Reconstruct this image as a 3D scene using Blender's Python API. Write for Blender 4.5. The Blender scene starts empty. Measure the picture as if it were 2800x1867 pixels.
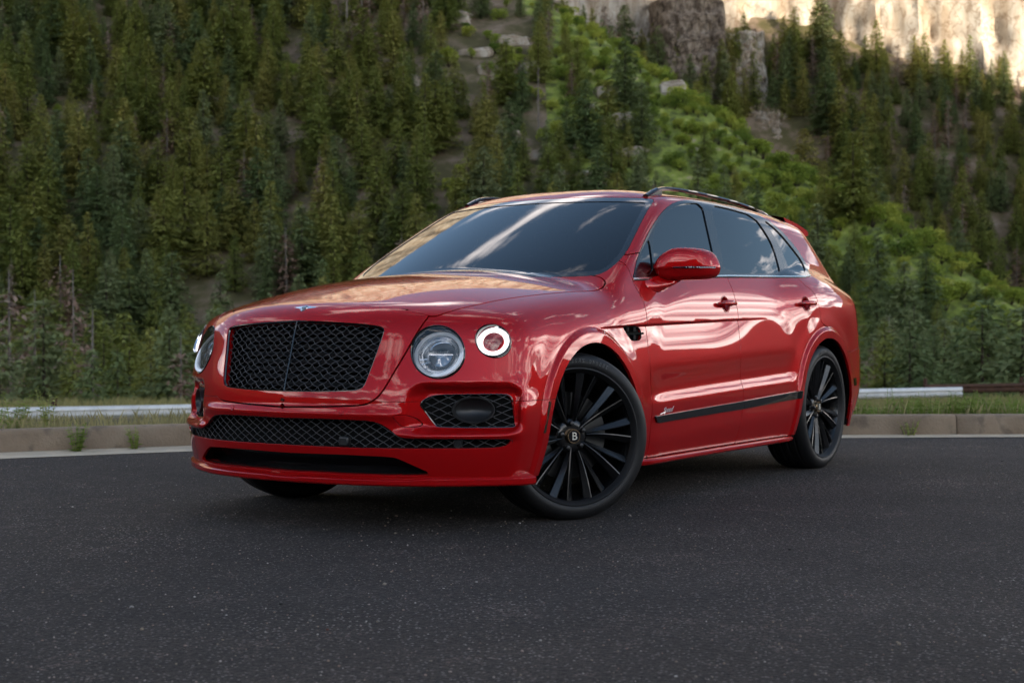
import bpy, bmesh, math, random, itertools
import numpy as np
from mathutils import Vector, Matrix, Euler

rad = math.radians
scene = bpy.context.scene
COL = scene.collection

# ------------------------------------------------------------------ camera
# World frame: X is the car's forward direction, Y its left, Z up; the origin is
# on the ground under the front axle.  The photographer crouches ahead and left.
CAM_POS = Vector((6.0864, 4.4824, 0.9014))
CAM_YAW, CAM_PITCH, CAM_ROLL = 3.71540439, -0.00973495, -0.00138784
cam_data = bpy.data.cameras.new('camera')
cam_data.sensor_width = 36.0
cam_data.lens = 52.616
cam_data.clip_start = 0.1
cam_data.clip_end = 5000.0
cam_data.dof.use_dof = True
cam_data.dof.focus_distance = 6.7
cam_data.dof.aperture_fstop = 5.0
cam = bpy.data.objects.new('camera', cam_data)
COL.objects.link(cam)
_f = Vector((math.cos(CAM_PITCH)*math.cos(CAM_YAW), math.cos(CAM_PITCH)*math.sin(CAM_YAW), math.sin(CAM_PITCH)))
_r = Vector((math.sin(CAM_YAW), -math.cos(CAM_YAW), 0)); _u = _r.cross(_f)
_r2 = _r*math.cos(CAM_ROLL) + _u*math.sin(CAM_ROLL); _u2 = -_r*math.sin(CAM_ROLL) + _u*math.cos(CAM_ROLL)
cam.matrix_world = Matrix(((_r2.x,_u2.x,-_f.x,CAM_POS.x),(_r2.y,_u2.y,-_f.y,CAM_POS.y),(_r2.z,_u2.z,-_f.z,CAM_POS.z),(0,0,0,1)))
scene.camera = cam
# ------------------------------------------------------------------ light
# Late sun: it still reaches the upper cliffs, while a ridge behind the photographer keeps the valley in shade.
FH = np.array([-.83984, -.54284]); RH = np.array([-.54284, .83984])   # picture axes on the ground: away, to the right
SUN_ELEV = 7.0
_s = -FH*.80 + RH*.60; _s = _s/np.linalg.norm(_s)                      # towards the sun: behind the camera, to its right
SUN_DIR = Vector((_s[0]*math.cos(rad(SUN_ELEV)), _s[1]*math.cos(rad(SUN_ELEV)), math.sin(rad(SUN_ELEV))))
world = bpy.data.worlds.new('World'); scene.world = world; world.use_nodes = True
_t = world.node_tree; _n = _t.nodes; _l = _t.links
bg = _n['Background']
sky = _n.new('ShaderNodeTexSky'); sky.sky_type = 'NISHITA'; sky.sun_disc = False
sky.sun_elevation = rad(SUN_ELEV); sky.sun_rotation = math.atan2(_s[0], _s[1])
sky.altitude = 2400; sky.air_density = 1.0; sky.dust_density = 2.2; sky.ozone_density = 1.0
# broken evening cloud over the whole sky: noise on a flat cloud deck
_tc = _n.new('ShaderNodeTexCoord'); _sx = _n.new('ShaderNodeSeparateXYZ'); _l.new(_tc.outputs['Generated'], _sx.inputs[0])
_z = _n.new('ShaderNodeMath'); _z.operation = 'MAXIMUM'; _z.inputs[1].default_value = .0; _l.new(_sx.outputs['Z'], _z.inputs[0])
_za = _n.new('ShaderNodeMath'); _za.operation = 'ADD'; _za.inputs[1].default_value = .16; _l.new(_z.outputs[0], _za.inputs[0])
_dv = _n.new('ShaderNodeVectorMath'); _dv.operation = 'DIVIDE'; _l.new(_tc.outputs['Generated'], _dv.inputs[0])
_cb = _n.new('ShaderNodeCombineXYZ')
for k in range(3): _l.new(_za.outputs[0], _cb.inputs[k])
_l.new(_cb.outputs[0], _dv.inputs[1])
_no = _n.new('ShaderNodeTexNoise'); _no.inputs['Scale'].default_value = 2.4; _no.inputs['Detail'].default_value = 8.; _no.inputs['Roughness'].default_value = .60; _no.inputs['Distortion'].default_value = .5
_l.new(_dv.outputs[0], _no.inputs['Vector'])
_cr = _n.new('ShaderNodeValToRGB'); _cr.color_ramp.elements[0].position = .52; _cr.color_ramp.elements[1].position = .80; 
# the deck is seen edge-on towards the horizon, so it closes up there
_h1 = _n.new('ShaderNodeMath'); _h1.operation = 'SUBTRACT'; _h1.inputs[0].default_value = 1.; _l.new(_z.outputs[0], _h1.inputs[1])
_h2 = _n.new('ShaderNodeMath'); _h2.operation = 'POWER'; _h2.inputs[1].default_value = 3.5; _l.new(_h1.outputs[0], _h2.inputs[0])
_h3 = _n.new('ShaderNodeMath'); _h3.operation = 'MULTIPLY_ADD'; _h3.inputs[1].default_value = .205; _h3.inputs[2].default_value = -.045; _l.new(_h2.outputs[0], _h3.inputs[0])
_h4 = _n.new('ShaderNodeMath'); _h4.operation = 'ADD'; _l.new(_no.outputs['Fac'], _h4.inputs[0]); _l.new(_h3.outputs[0], _h4.inputs[1])
_l.new(_h4.outputs[0], _cr.inputs['Fac'])
_mx = _n.new('ShaderNodeMix'); _mx.data_type = 'RGBA'; _mx.inputs['B'].default_value = (33., 29., 26.5, 1)
_l.new(_cr.outputs['Color'], _mx.inputs['Factor']); _l.new(sky.outputs[0], _mx.inputs['A']); _l.new(_mx.outputs['Result'], bg.inputs['Color'])
bg.inputs['Strength'].default_value = .13
sun_data = bpy.data.lights.new('sun', 'SUN'); sun_data.energy = 3.8; sun_data.angle = rad(.5); sun_data.color = (1., .85, .66)
sun = bpy.data.objects.new('sun', sun_data); COL.objects.link(sun)
sun.rotation_euler = (-SUN_DIR).to_track_quat('-Z', 'Y').to_euler()
scene.view_settings.view_transform = 'Standard'; scene.view_settings.look = 'None'; scene.view_settings.gamma = 1.0
scene.view_settings.exposure = 1.75
scene.cycles.max_bounces = 7; scene.cycles.diffuse_bounces = 3; scene.cycles.glossy_bounces = 4; scene.cycles.transmission_bounces = 4; scene.cycles.transparent_max_bounces = 10
scene.cycles.caustics_reflective = False; scene.cycles.caustics_refractive = False
# ---------- smooth one-dimensional profiles (natural cubic splines) ----------
class Spl:
    def __init__(s,pts):
        s.x=np.array([a for a,b in pts],float); s.y=np.array([b for a,b in pts],float)
        n=len(s.x);h=np.diff(s.x);A=np.zeros((n,n));r=np.zeros(n);A[0,0]=A[-1,-1]=1
        for i in range(1,n-1):
            A[i,i-1]=h[i-1];A[i,i]=2*(h[i-1]+h[i]);A[i,i+1]=h[i]
            r[i]=6*((s.y[i+1]-s.y[i])/h[i]-(s.y[i]-s.y[i-1])/h[i-1])
        s.m=np.linalg.solve(A,r)
    def __call__(s,t):
        t=np.asarray(t,float);tc=np.clip(t,s.x[0],s.x[-1])
        i=np.clip(np.searchsorted(s.x,tc)-1,0,len(s.x)-2)
        h=s.x[i+1]-s.x[i];a=(s.x[i+1]-tc)/h;b=(tc-s.x[i])/h
        v=a*s.y[i]+b*s.y[i+1]+((a**3-a)*s.m[i]+(b**3-b)*s.m[i+1])*h*h/6
        e0=(s.y[1]-s.y[0])/(s.x[1]-s.x[0])-(s.x[1]-s.x[0])*s.m[1]/6
        e1=(s.y[-1]-s.y[-2])/(s.x[-1]-s.x[-2])+(s.x[-1]-s.x[-2])*s.m[-2]/6
        return v+np.where(t<s.x[0],(t-s.x[0])*e0,0)+np.where(t>s.x[-1],(t-s.x[-1])*e1,0)
def sstep(a,b,x):
    t=np.clip((x-a)/(b-a),0,1);return t*t*t*(t*(6*t-15)+10)
def smax(a,b,r):
    h=np.maximum(r-np.abs(a-b),0)/r;return np.maximum(a,b)+h*h*h*r/6
def smin(a,b,r): return -smax(-a,-b,r)
def sabs(y,e): return np.sqrt(y*y+e*e)-e
W_=Spl([(-4.2,.83),(-3.9,.915),(-3.6,.958),(-3.3,.976),(-3.0,.982),(-2.7,.974),(-2.3,.960),(-1.8,.954),(-1.2,.954),(-.7,.962),(-.3,.974),(0,.980),(.3,.980),(.6,.972),(1,.95)])
V_=Spl([(.15,-.06),(.25,-.032),(.36,-.006),(.46,.010),(.56,.014),(.66,.010),(.78,-.001),(.88,-.013),(.95,-.022),(1.04,-.038),(1.12,-.063),(1.18,-.095),(1.3,-.19)])
VH_=Spl([(.15,-.06),(.25,-.034),(.36,-.010),(.46,.004),(.56,.006),(.7,.003),(.85,.0),(.95,-.004),(1.04,-.014),(1.12,-.035),(1.2,-.078),(1.3,-.16)])
XF_=Spl([(.2,.985),(.32,1.02),(.45,1.035),(.56,1.033),(.63,1.022),(.75,.988),(.85,.960),(.93,.935),(1.0,.90),(1.1,.82)])
ZC_=Spl([(1.0,.985),(.85,1.008),(.7,1.046),(.49,1.098),(.235,1.142),(0,1.170),(-.35,1.198),(-.62,1.216),(-.9,1.27),(-1.3,1.36),(-2.6,1.40),(-3.2,1.36),(-3.6,1.28),(-4.0,1.20)][::-1])
RC_=Spl([(-.9,1.60),(-1.1,1.652),(-1.4,1.690),(-1.8,1.702),(-2.2,1.700),(-2.7,1.682),(-3.2,1.642),(-3.6,1.590),(-3.9,1.53)][::-1])
XR_=Spl([(.2,-3.86),(.33,-3.98),(.5,-4.07),(.68,-4.085),(.8,-4.06),(1.0,-4.02),(1.15,-3.99),(1.3,-3.96)])
ARCH=((-.03,.393,.435),(-3.025,.393,.435))
def archd(X,Z,k):
    xc,zc,r=ARCH[k];dx=X-xc;dz=np.maximum(Z-zc,0)
    return np.sqrt(dx*dx+dz*dz)-r-.035*np.clip((zc-Z)/.2,0,1.5)
def sideS(X,Z):
    h=sstep(-2.25,-2.95,X)
    s=W_(X)+(1-h)*V_(Z)+h*VH_(Z)
    # wheel-arch lips
    for k in (0,1):
        d=archd(X,Z,k);s=s+.017*sstep(.075,.045,d)+.006*sstep(.19,.05,d)
    s=s+.016*sstep(.40,.60,X)*sstep(.66,.52,Z)
    # power line: undercut below a crease that fades towards the haunch
    zl=.912+(-.6-X)*.0265
    t=zl-Z
    fade=sstep(-2.25,-1.2,X)*sstep(-.05,-.45,X)
    s=s-fade*.016*sstep(-.004,.012,t)*np.exp(-np.maximum(t,0)/.13)
    # lower door swage: the sheet turns outward into a ledge above the moulding
    zs=.545+(-.72-X)*.033
    f2=sstep(-.50,-.80,X)*sstep(-2.62,-2.40,X)
    s=s+f2*(-.014*sstep(-.20,-.02,zs-Z)*sstep(.26,.10,zs-Z-.0)+.016*sstep(-.035,.05,zs-Z))
    return s
def noseX(Y,Z):
    a=np.abs(Y)
    # fog-lamp pocket: the sheet dives in under a brow, a ledge stands out below it
    qx=np.abs(a-.80)-.135;qz=np.abs(Z-.542)-.052
    d=np.hypot(np.maximum(qx,0),np.maximum(qz,0))+np.minimum(np.maximum(qx,qz),0)
    rec=.060*sstep(.075,.015,d)*sstep(.405,.475,Z)
    led=.020*np.exp(-((Z-.436)/.020)**2)*sstep(.50,.64,a)
    bar=.012*np.exp(-((Z-.522)/.022)**2)*sstep(.62,.50,a)
    return XF_(Z)-.42*a**2.6-.035*sabs(Y,.015)*sstep(.6,.0,a)-rec+led+bar
def bodyF(X,Y,Z):
    a=np.abs(Y)
    fs=a-sideS(X,Z)
    ff=(X-noseX(Y,Z))*.93
    a8=a/.8
    ft=(Z-(ZC_(X)-.105*a8**2.3-.014*sabs(Y,.012)*sstep(.45,0,a)))
    fr=(XR_(Z)+.30*a**2.8-X)*.95
    h=sstep(-2.0,-2.9,X)
    f=smax(fs,ft,.17-.05*h)
    f=smax(f,ff,.045+.085*sstep(.58,.72,Z))
    return smax(f,fr,.14)
def greenF(X,Y,Z):
    Z=.5*(Z+1.11+np.sqrt((Z-1.11)**2+.0009))
    a=np.abs(Y)
    fw=(X-(-.315-1.80*(Z-1.185)-.30*(Z-1.185)**2-.30*a**2.2))*.485
    fsd=(a-(.900-.345*(Z-1.1)-.06*(Z-1.1)**2-.022*np.maximum(-2.0-X,0)**2))*.94
    ft=(Z-(RC_(X)-.050*(a/.62)**3))*.98
    fr=((-3.84+1.0*(Z-1.22)+.30*a**2.5)-X)*.70
    f=smax(fw,fsd,.06)
    f=smax(f,ft,.085)
    return smax(f,fr,.12)
def carF(P):
    X,Y,Z=P[...,0],P[...,1],P[...,2]
    b=bodyF(X,Y,Z);g=greenF(X,Y,Z)
    return smin(b,g,.020+.085*sstep(-1.0,-.60,X)*sstep(.60,.86,np.abs(Y))+.075*sstep(-2.75,-3.15,X))
def base_grid(dth=.0155, dx=.017):
    """Half of the car's skin (Y >= 0): rays cast from an axis inside the car to the zero set of carF."""
    xa,xb,z0=-3.35,.30,.55
    th=np.linspace(0,math.pi,int(math.pi/dth)+1)
    st=[]
    for ph in np.linspace(-math.pi/2,0,int(1.57/.018),endpoint=False)[1:]: st.append((xa,ph))
    for x in np.linspace(xa,xb,int((xb-xa)/dx)): st.append((x,0.))
    for ph in np.linspace(0,math.pi/2,int(1.57/dth))[1:-1]: st.append((xb,ph))
    xs=np.array([a for a,b in st]);ph=np.array([b for a,b in st])
    O=np.zeros((len(st),len(th),3));O[...,0]=xs[:,None];O[...,2]=z0
    D=np.zeros_like(O)
    D[...,0]=np.sin(ph)[:,None];D[...,1]=np.cos(ph)[:,None]*np.sin(th)[None];D[...,2]=np.cos(ph)[:,None]*np.cos(th)[None]
    D[:,0,1]=0;D[:,-1,1]=0
    def G(P):
        return smax(carF(P),(.16-P[...,2]),.03)
    lo=np.full(O.shape[:2],.05);hi=np.full(O.shape[:2],2.2)
    # march outward to the first exit, then bisect
    t=lo.copy();done=np.zeros(t.shape,bool)
    step=.05
    while (t<2.2).any() and not done.all():
        v=G(O+D*(t+step)[...,None])
        out=(v>0)&~done
        hi[out]=(t+step)[out];lo[out]=t[out];done|=out
        t=np.where(done,t,t+step)
        if t.max()>2.3: break
    for k in range(26):
        m=(lo+hi)/2;v=G(O+D*m[...,None]);lo=np.where(v<0,m,lo);hi=np.where(v<0,hi,m)
    P=O+D*((lo+hi)/2)[...,None]
    n,m=P.shape[:2]
    V=P.reshape(-1,3)
    I=np.arange(n*m).reshape(n,m)
    Fc=np.stack([I[:-1,:-1],I[1:,:-1],I[1:,1:],I[:-1,1:]],-1).reshape(-1,4)
    return V,Fc
# ------------------------------------------------------------------ helpers
def sock(n, *names):
    for k in names:
        if k in n.inputs: return n.inputs[k]
    raise KeyError(names)
def new_mat(name):
    m=bpy.data.materials.new(name);m.use_nodes=True
    return m,m.node_tree,m.node_tree.nodes['Principled BSDF']
def pbr(name,col,rough=.5,metal=0.,coat=0.,coat_r=.03,ior=1.5,emit=None,estr=0.,spec=None):
    m,t,b=new_mat(name)
    b.inputs['Base Color'].default_value=(*col,1);b.inputs['Roughness'].default_value=rough;b.inputs['Metallic'].default_value=metal
    b.inputs['Coat Weight'].default_value=coat;b.inputs['Coat Roughness'].default_value=coat_r;b.inputs['IOR'].default_value=ior
    if spec is not None: b.inputs['Specular IOR Level'].default_value=spec
    if emit: b.inputs['Emission Color'].default_value=(*emit,1);b.inputs['Emission Strength'].default_value=estr
    return m
def link(o,parent=None):
    COL.objects.link(o)
    if parent is not None: o.parent=parent
    return o
def mesh_obj(name,verts,faces,mat,parent=None,smooth=True,normals=None,auto=None):
    me=bpy.data.meshes.new(name)
    me.from_pydata([tuple(map(float,v)) for v in verts],[],[tuple(int(i) for i in f) for f in faces])
    me.update()
    if smooth: me.polygons.foreach_set('use_smooth',[True]*len(me.polygons))
    if normals is not None: me.normals_split_custom_set_from_vertices([tuple(map(float,n)) for n in normals])
    if mat is not None:
        for q in (mat if isinstance(mat,(list,tuple)) else [mat]): me.materials.append(q)
    o=bpy.data.objects.new(name,me)
    if auto is not None:
        me.set_sharp_from_angle(angle=auto)
    return link(o,parent)
def empty(name,loc=(0,0,0),rz=0.,parent=None):
    o=bpy.data.objects.new(name,None);o.location=loc;o.rotation_euler=(0,0,rz);o.empty_display_size=.2
    return link(o,parent)
def tag(o,label=None,cat=None,group=None,kind=None):
    if label: o['label']=label
    if cat: o['category']=cat
    if group: o['group']=group
    if kind: o['kind']=kind
    return o
class MB:
    """Collects boxes, tubes, lathes and patches into one mesh."""
    def __init__(s): s.v=[];s.f=[];s.m=[];s.mi=0
    def add(s,v,f):
        o=len(s.v);s.v+= [tuple(map(float,p)) for p in v];s.f+=[tuple(o+i for i in q) for q in f];s.m+=[s.mi]*len(f)
        return s
    def box(s,c,h,rot=None):
        P=[Vector((sx*h[0],sy*h[1],sz*h[2])) for sx in(-1,1) for sy in(-1,1) for sz in(-1,1)]
        if rot is not None: P=[rot@p for p in P]
        c=Vector(c);return s.add([c+p for p in P],[(0,1,3,2),(4,6,7,5),(0,4,5,1),(2,3,7,6),(0,2,6,4),(1,5,7,3)])
    def tube(s,pts,r,n=6,cap=True,closed=False,flat=None):
        pts=[Vector(p) for p in pts];L=len(pts);rs=r if hasattr(r,'__len__') else [r]*L
        rings=[];up=None
        for i,p in enumerate(pts):
            a=pts[(i-1)%L] if (i>0 or closed) else p;b=pts[(i+1)%L] if (i<L-1 or closed) else p
            t=(b-a).normalized()
            if up is None: up=Vector((0,0,1)) if abs(t.z)<.9 else Vector((0,1,0))
            x=t.cross(up)
            if x.length<1e-6:x=t.orthogonal()
            x.normalize();y=x.cross(t).normalized();up=y
            fx,fy=(flat if flat else (1,1))
            rings.append([p+(x*math.cos(k*2*math.pi/n)*fx+y*math.sin(k*2*math.pi/n)*fy)*rs[i] for k in range(n)])
        v=[q for g in rings for q in g];f=[]
        for i in range(L if closed else L-1):
            j=(i+1)%L
            for k in range(n): f.append((i*n+k,i*n+(k+1)%n,j*n+(k+1)%n,j*n+k))
        if cap and not closed: f.append(tuple(range(n))[::-1]);f.append(tuple((L-1)*n+k for k in range(n)))
        return s.add(v,f)
    def lathe(s,prof,n=48,axis='y',c=(0,0,0),a0=0.,a1=2*math.pi):
        """prof: (radius, along-axis) pairs"""
        full=abs(a1-a0-2*math.pi)<1e-6;m=n if full else n+1;v=[]
        for i in range(m):
            a=a0+(a1-a0)*i/n;ca,sa=math.cos(a),math.sin(a)
            for r,h in prof:
                v.append({'y':(r*ca,h,r*sa),'x':(h,r*ca,r*sa),'z':(r*ca,r*sa,h)}[axis])
        k=len(prof);f=[]
        for i in range(n):
            j=(i+1)%m
            for q in range(k-1): f.append((i*k+q,i*k+q+1,j*k+q+1,j*k+q))
        return s.add([Vector(p)+Vector(c) for p in v],f)
    def build(s,name,mat,parent=None,smooth=True,auto=rad(35),M=None):
        v=s.v if M is None else [M@Vector(p) for p in s.v]
        o=mesh_obj(name,v,s.f,mat,parent,smooth,auto=auto if smooth else None)
        if any(s.m): o.data.polygons.foreach_set('material_index',s.m)
        return o
def resample(pts,step,closed=False):
    P=np.array(pts,float)
    if closed:P=np.vstack([P,P[:1]])
    s=np.r_[0,np.cumsum(np.linalg.norm(np.diff(P,axis=0),axis=1))];n=max(2,int(s[-1]/step)+1)
    t=np.linspace(0,s[-1],n);Q=np.stack([np.interp(t,s,P[:,k]) for k in range(P.shape[1])],1)
    return Q[:-1] if closed else Q
def chaikin(pts,k=2,closed=True):
    P=np.array(pts,float)
    for _ in range(k):
        A=P;B=np.roll(P,-1,0)
        if not closed:A=A[:-1];B=B[1:]
        Q=np.empty((2*len(A),P.shape[1]));Q[0::2]=.75*A+.25*B;Q[1::2]=.25*A+.75*B
        if not closed:Q=np.vstack([P[:1],Q,P[-1:]])
        P=Q
    return P
def sdpoly(poly):
    """signed distance to a closed polygon, negative inside"""
    A=np.array(poly,float);B=np.roll(A,-1,0);lo=A.min(0)-.25;hi=A.max(0)+.25
    def f(u,v):
        u=np.asarray(u,float);v=np.asarray(v,float);out=np.full(u.shape,.25)
        k=(u>lo[0])&(u<hi[0])&(v>lo[1])&(v<hi[1])
        if not k.any(): return out
        x=u[k][:,None];y=v[k][:,None]
        ex=(B-A)[:,0];ey=(B-A)[:,1]
        t=np.clip(((x-A[:,0])*ex+(y-A[:,1])*ey)/(ex*ex+ey*ey+1e-18),0,1)
        d=np.sqrt(((x-A[:,0]-t*ex)**2+(y-A[:,1]-t*ey)**2).min(1))
        c=((A[:,1]>y)!=(B[:,1]>y))&(x<(B-A)[:,0]*(y-A[:,1])/((B-A)[:,1]+1e-18)+A[:,0])
        out[k]=np.where(c.sum(1)%2==1,-d,d);return out
    return f
def mirror_y(half):
    """closed outline from its Y>=0 half (first and last points at the centre line)"""
    h=[tuple(p) for p in half];return h+[(-a,b) for a,b in h[::-1]]
# ------------------------------------------------------------------ the place
rng=np.random.default_rng(7);random.seed(7)
CXY=np.array([CAM_POS.x,CAM_POS.y])
def W(l,d,z=0.):
    p=CXY+FH*d+RH*l;return (p[0],p[1],z)
def WA(l,d,z):
    l,d,z=np.broadcast_arrays(np.asarray(l,float),np.asarray(d,float),np.asarray(z,float))
    return np.stack([CXY[0]+FH[0]*d+RH[0]*l,CXY[1]+FH[1]*d+RH[1]*l,z],-1)
# value noise
_perm=np.random.default_rng(3).random((256,256))
def vnoise(x,y):
    x=np.asarray(x,float);y=np.asarray(y,float);xi=np.floor(x).astype(int);yi=np.floor(y).astype(int);fx=x-xi;fy=y-yi
    fx=fx*fx*(3-2*fx);fy=fy*fy*(3-2*fy);g=lambda a,b:_perm[a%256,b%256]
    return (g(xi,yi)*(1-fx)+g(xi+1,yi)*fx)*(1-fy)+(g(xi,yi+1)*(1-fx)+g(xi+1,yi+1)*fx)*fy-.5
def fbm(x,y,o=4):
    s=0;a=1.
    for k in range(o): s=s+a*vnoise(x*2**k+17*k,y*2**k+31*k);a*=.5
    return s
DC_=Spl([(-60,-30),(-30,-4),(-15,5.5),(-9,8.3),(-6,9.6),(-3.6,10.68),(-2.5,11.22),(0,11.98),(2.75,12.28),(4.2,12.33),(8,12.2),(15,11),(30,6),(60,-10)])
GW_=Spl([(-60,.5),(-6,.5),(-3.6,.46),(-2.3,.42),(0,.30),(2.75,.20),(4.2,.17),(60,.2)])
def hill(l,d):
    """height of the ground beyond the kerb, in picture-aligned ground coordinates"""
    l=np.asarray(l,float);d=np.asarray(d,float)
    s=d-DC_(np.clip(l,-60,60))
    z=.13-.09*np.maximum(s-.4,0)+.0011*np.clip(s,0,40)**2
    z=np.maximum(z,-1.75)-np.clip(.26*(d-49),0,7.4)
    # near mountain with a spur that falls away to the right
    z1=-9.2+.56*np.maximum(d-178,0)+.0006*np.maximum(d-188,0)**2
    z1=smin(z1,50-1.0*(l-23.5)+3.*fbm(l/22,d/22),8.)
    z1=np.maximum(z1,-9.2)
    # far slope behind the spur
    z2=-20+.95*np.maximum(d-318,0)
    m=np.maximum(z1,z2)
    far=sstep(150,178,d)
    return z*(1-far)+np.where(d>150,m,z)*far+far*(3.2*fbm(l/34,d/34)+.9*fbm(l/7,d/7,2))
# ---- materials
def tex_mat(name,cols,scale,rough=.9,detail=6.,bump=0.,bscale=None,coord='Object',spec=.3,stops=None,extra=None):
    m,t,b=new_mat(name);n=t.nodes;l=t.links;tc=n.new('ShaderNodeTexCoord')
    no=n.new('ShaderNodeTexNoise');no.inputs['Scale'].default_value=scale;no.inputs['Detail'].default_value=detail;no.inputs['Roughness'].default_value=.62;l.new(tc.outputs[coord],no.inputs['Vector'])
    cr=n.new('ShaderNodeValToRGB');e=cr.color_ramp.elements
    st=stops or list(np.linspace(.3,.7,len(cols)))
    while len(e)<len(cols): e.new(.5)
    for i,c in enumerate(cols): e[i].position=st[i];e[i].color=(*c,1)
    l.new(no.outputs['Fac'],cr.inputs['Fac']);out=cr.outputs['Color']
    if extra: out=extra(n,l,tc,out)
    l.new(out,b.inputs['Base Color']);b.inputs['Roughness'].default_value=rough;b.inputs['Specular IOR Level'].default_value=spec
    if bump:
        bn=n.new('ShaderNodeTexNoise');bn.inputs['Scale'].default_value=bscale or scale*4;bn.inputs['Detail'].default_value=5.;l.new(tc.outputs[coord],bn.inputs['Vector'])
        bp=n.new('ShaderNodeBump');bp.inputs['Strength'].default_value=bump;bp.inputs['Distance'].default_value=.02;l.new(bn.outputs['Fac'],bp.inputs['Height']);l.new(bp.outputs[0],b.inputs['Normal'])
    return m
def mixrgb(n,l,fac,a,b,mode='MIX'):
    x=n.new('ShaderNodeMix');x.data_type='RGBA';x.blend_type=mode
    for s_,v in (('Factor',fac),('A',a),('B',b)):
        if hasattr(v,'is_output') or hasattr(v,'links') and not isinstance(v,(tuple,list)): l.new(v,x.inputs[s_])
        elif isinstance(v,(tuple,list)): x.inputs[s_].default_value=(*v,1) if len(v)==3 else v
        else: x.inputs[s_].default_value=v
    return x.outputs['Result']
def asphalt_mat():
    m,t,b=new_mat('worn_asphalt');n=t.nodes;l=t.links;tc=n.new('ShaderNodeTexCoord');co=tc.outputs['Object']
    def noise(s,d=3.,r=.6):
        q=n.new('ShaderNodeTexNoise');q.inputs['Scale'].default_value=s;q.inputs['Detail'].default_value=d;q.inputs['Roughness'].default_value=r;l.new(co,q.inputs['Vector']);return q.outputs['Fac']
    def ramp(v,p0,p1,c0=(0,0,0),c1=(1,1,1)):
        q=n.new('ShaderNodeValToRGB');q.color_ramp.elements[0].position=p0;q.color_ramp.elements[1].position=p1;q.color_ramp.elements[0].color=(*c0,1);q.color_ramp.elements[1].color=(*c1,1);l.new(v,q.inputs['Fac']);return q.outputs['Color']
    base=ramp(noise(1.1,6.,.65),.3,.72,(.0220,.0180,.0158),(.0390,.0325,.0290))
    fine=mixrgb(n,l,1.,ramp(noise(110.,3.,.8),.42,.60,(.35,.35,.35),(1.9,1.9,1.9)),ramp(noise(30.,5.,.8),.40,.62,(.55,.55,.55),(1.55,1.5,1.48)),'MULTIPLY')
    c=mixrgb(n,l,1.,base,fine,'MULTIPLY')
    # pale aggregate showing through, thicker in worn patches
    vo=n.new('ShaderNodeTexVoronoi');vo.voronoi_dimensions='2D';vo.inputs['Scale'].default_value=48.;l.new(co,vo.inputs['Vector'])
    sp=ramp(vo.outputs['Distance'],.14,.24,(1,1,1),(0,0,0))
    wn=n.new('ShaderNodeTexWhiteNoise');l.new(vo.outputs['Position'],wn.inputs['Vector']);pick=ramp(wn.outputs['Value'],.66,.72)
    worn=ramp(noise(.9,5.,.7),.50,.68);worn2=ramp(noise(1.7,7.,.85),.545,.62)
    mm=n.new('ShaderNodeMath');mm.operation='MULTIPLY';l.new(sp,mm.inputs[0]);l.new(pick,mm.inputs[1])
    m3=n.new('ShaderNodeMath');m3.operation='MULTIPLY_ADD';l.new(worn,m3.inputs[0]);m3.inputs[1].default_value=.55;m3.inputs[2].default_value=.45
    m4=n.new('ShaderNodeMath');m4.operation='MULTIPLY';l.new(mm.outputs[0],m4.inputs[0]);l.new(m3.outputs[0],m4.inputs[1])
    c=mixrgb(n,l,m4.outputs[0],c,(.33,.31,.28))
    # pinkish scuffs where the binder is gone
    sc=ramp(noise(55.,3.,.8),.52,.60);m5=n.new('ShaderNodeMath');m5.operation='MULTIPLY';l.new(worn2,m5.inputs[0]);l.new(sc,m5.inputs[1]);m6=n.new('ShaderNodeMath');m6.operation='MULTIPLY';m6.inputs[1].default_value=.85;l.new(m5.outputs[0],m6.inputs[0])
    c=mixrgb(n,l,m6.outputs[0],c,(.22,.165,.14))
    st=ramp(noise(.35,5.,.7),.42,.62,(.78,.78,.80),(1.22,1.20,1.18));c=mixrgb(n,l,1.,c,st,'MULTIPLY')
    l.new(c,b.inputs['Base Color']);b.inputs['Roughness'].default_value=.82;b.inputs['Specular IOR Level'].default_value=.35
    bp=n.new('ShaderNodeBump');bp.inputs['Strength'].default_value=1.;bp.inputs['Distance'].default_value=.014
    ad=n.new('ShaderNodeMath');ad.operation='ADD';l.new(noise(70.,5.,.8),ad.inputs[0]);l.new(vo.outputs['Distance'],ad.inputs[1]);l.new(ad.outputs[0],bp.inputs['Height']);l.new(bp.outputs[0],b.inputs['Normal'])
    return m
E_={}
E_['asphalt']=asphalt_mat()
def kerb_dirt(n,l,tc,out):
    sx=n.new('ShaderNodeSeparateXYZ');l.new(tc.outputs['Object'],sx.inputs[0])
    no=n.new('ShaderNodeTexNoise');no.inputs['Scale'].default_value=7.;no.inputs['Detail'].default_value=5.;l.new(tc.outputs['Object'],no.inputs['Vector'])
    cr=n.new('ShaderNodeValToRGB');cr.color_ramp.elements[0].position=.56;cr.color_ramp.elements[1].position=.66;l.new(no.outputs['Fac'],cr.inputs['Fac'])
    mm=n.new('ShaderNodeMath');mm.operation='MULTIPLY';mm.inputs[1].default_value=.5;l.new(cr.outputs['Color'],mm.inputs[0])
    return mixrgb(n,l,mm.outputs[0],out,(.075,.060,.048))
E_['concrete']=tex_mat('weathered_concrete',[(.185,.135,.090),(.25,.188,.128),(.315,.245,.172)],2.2,.9,8.,.35,60.,extra=kerb_dirt)
E_['gutter']=tex_mat('pale_gutter_concrete',[(.42,.35,.26),(.56,.47,.35)],5.,.9,6.,.3,90.)
E_['soil']=tex_mat('forest_floor',[(.050,.042,.020),(.085,.075,.030),(.17,.125,.085),(.28,.22,.165)],.16,.95,8.,0,stops=[.30,.48,.60,.74])
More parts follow.
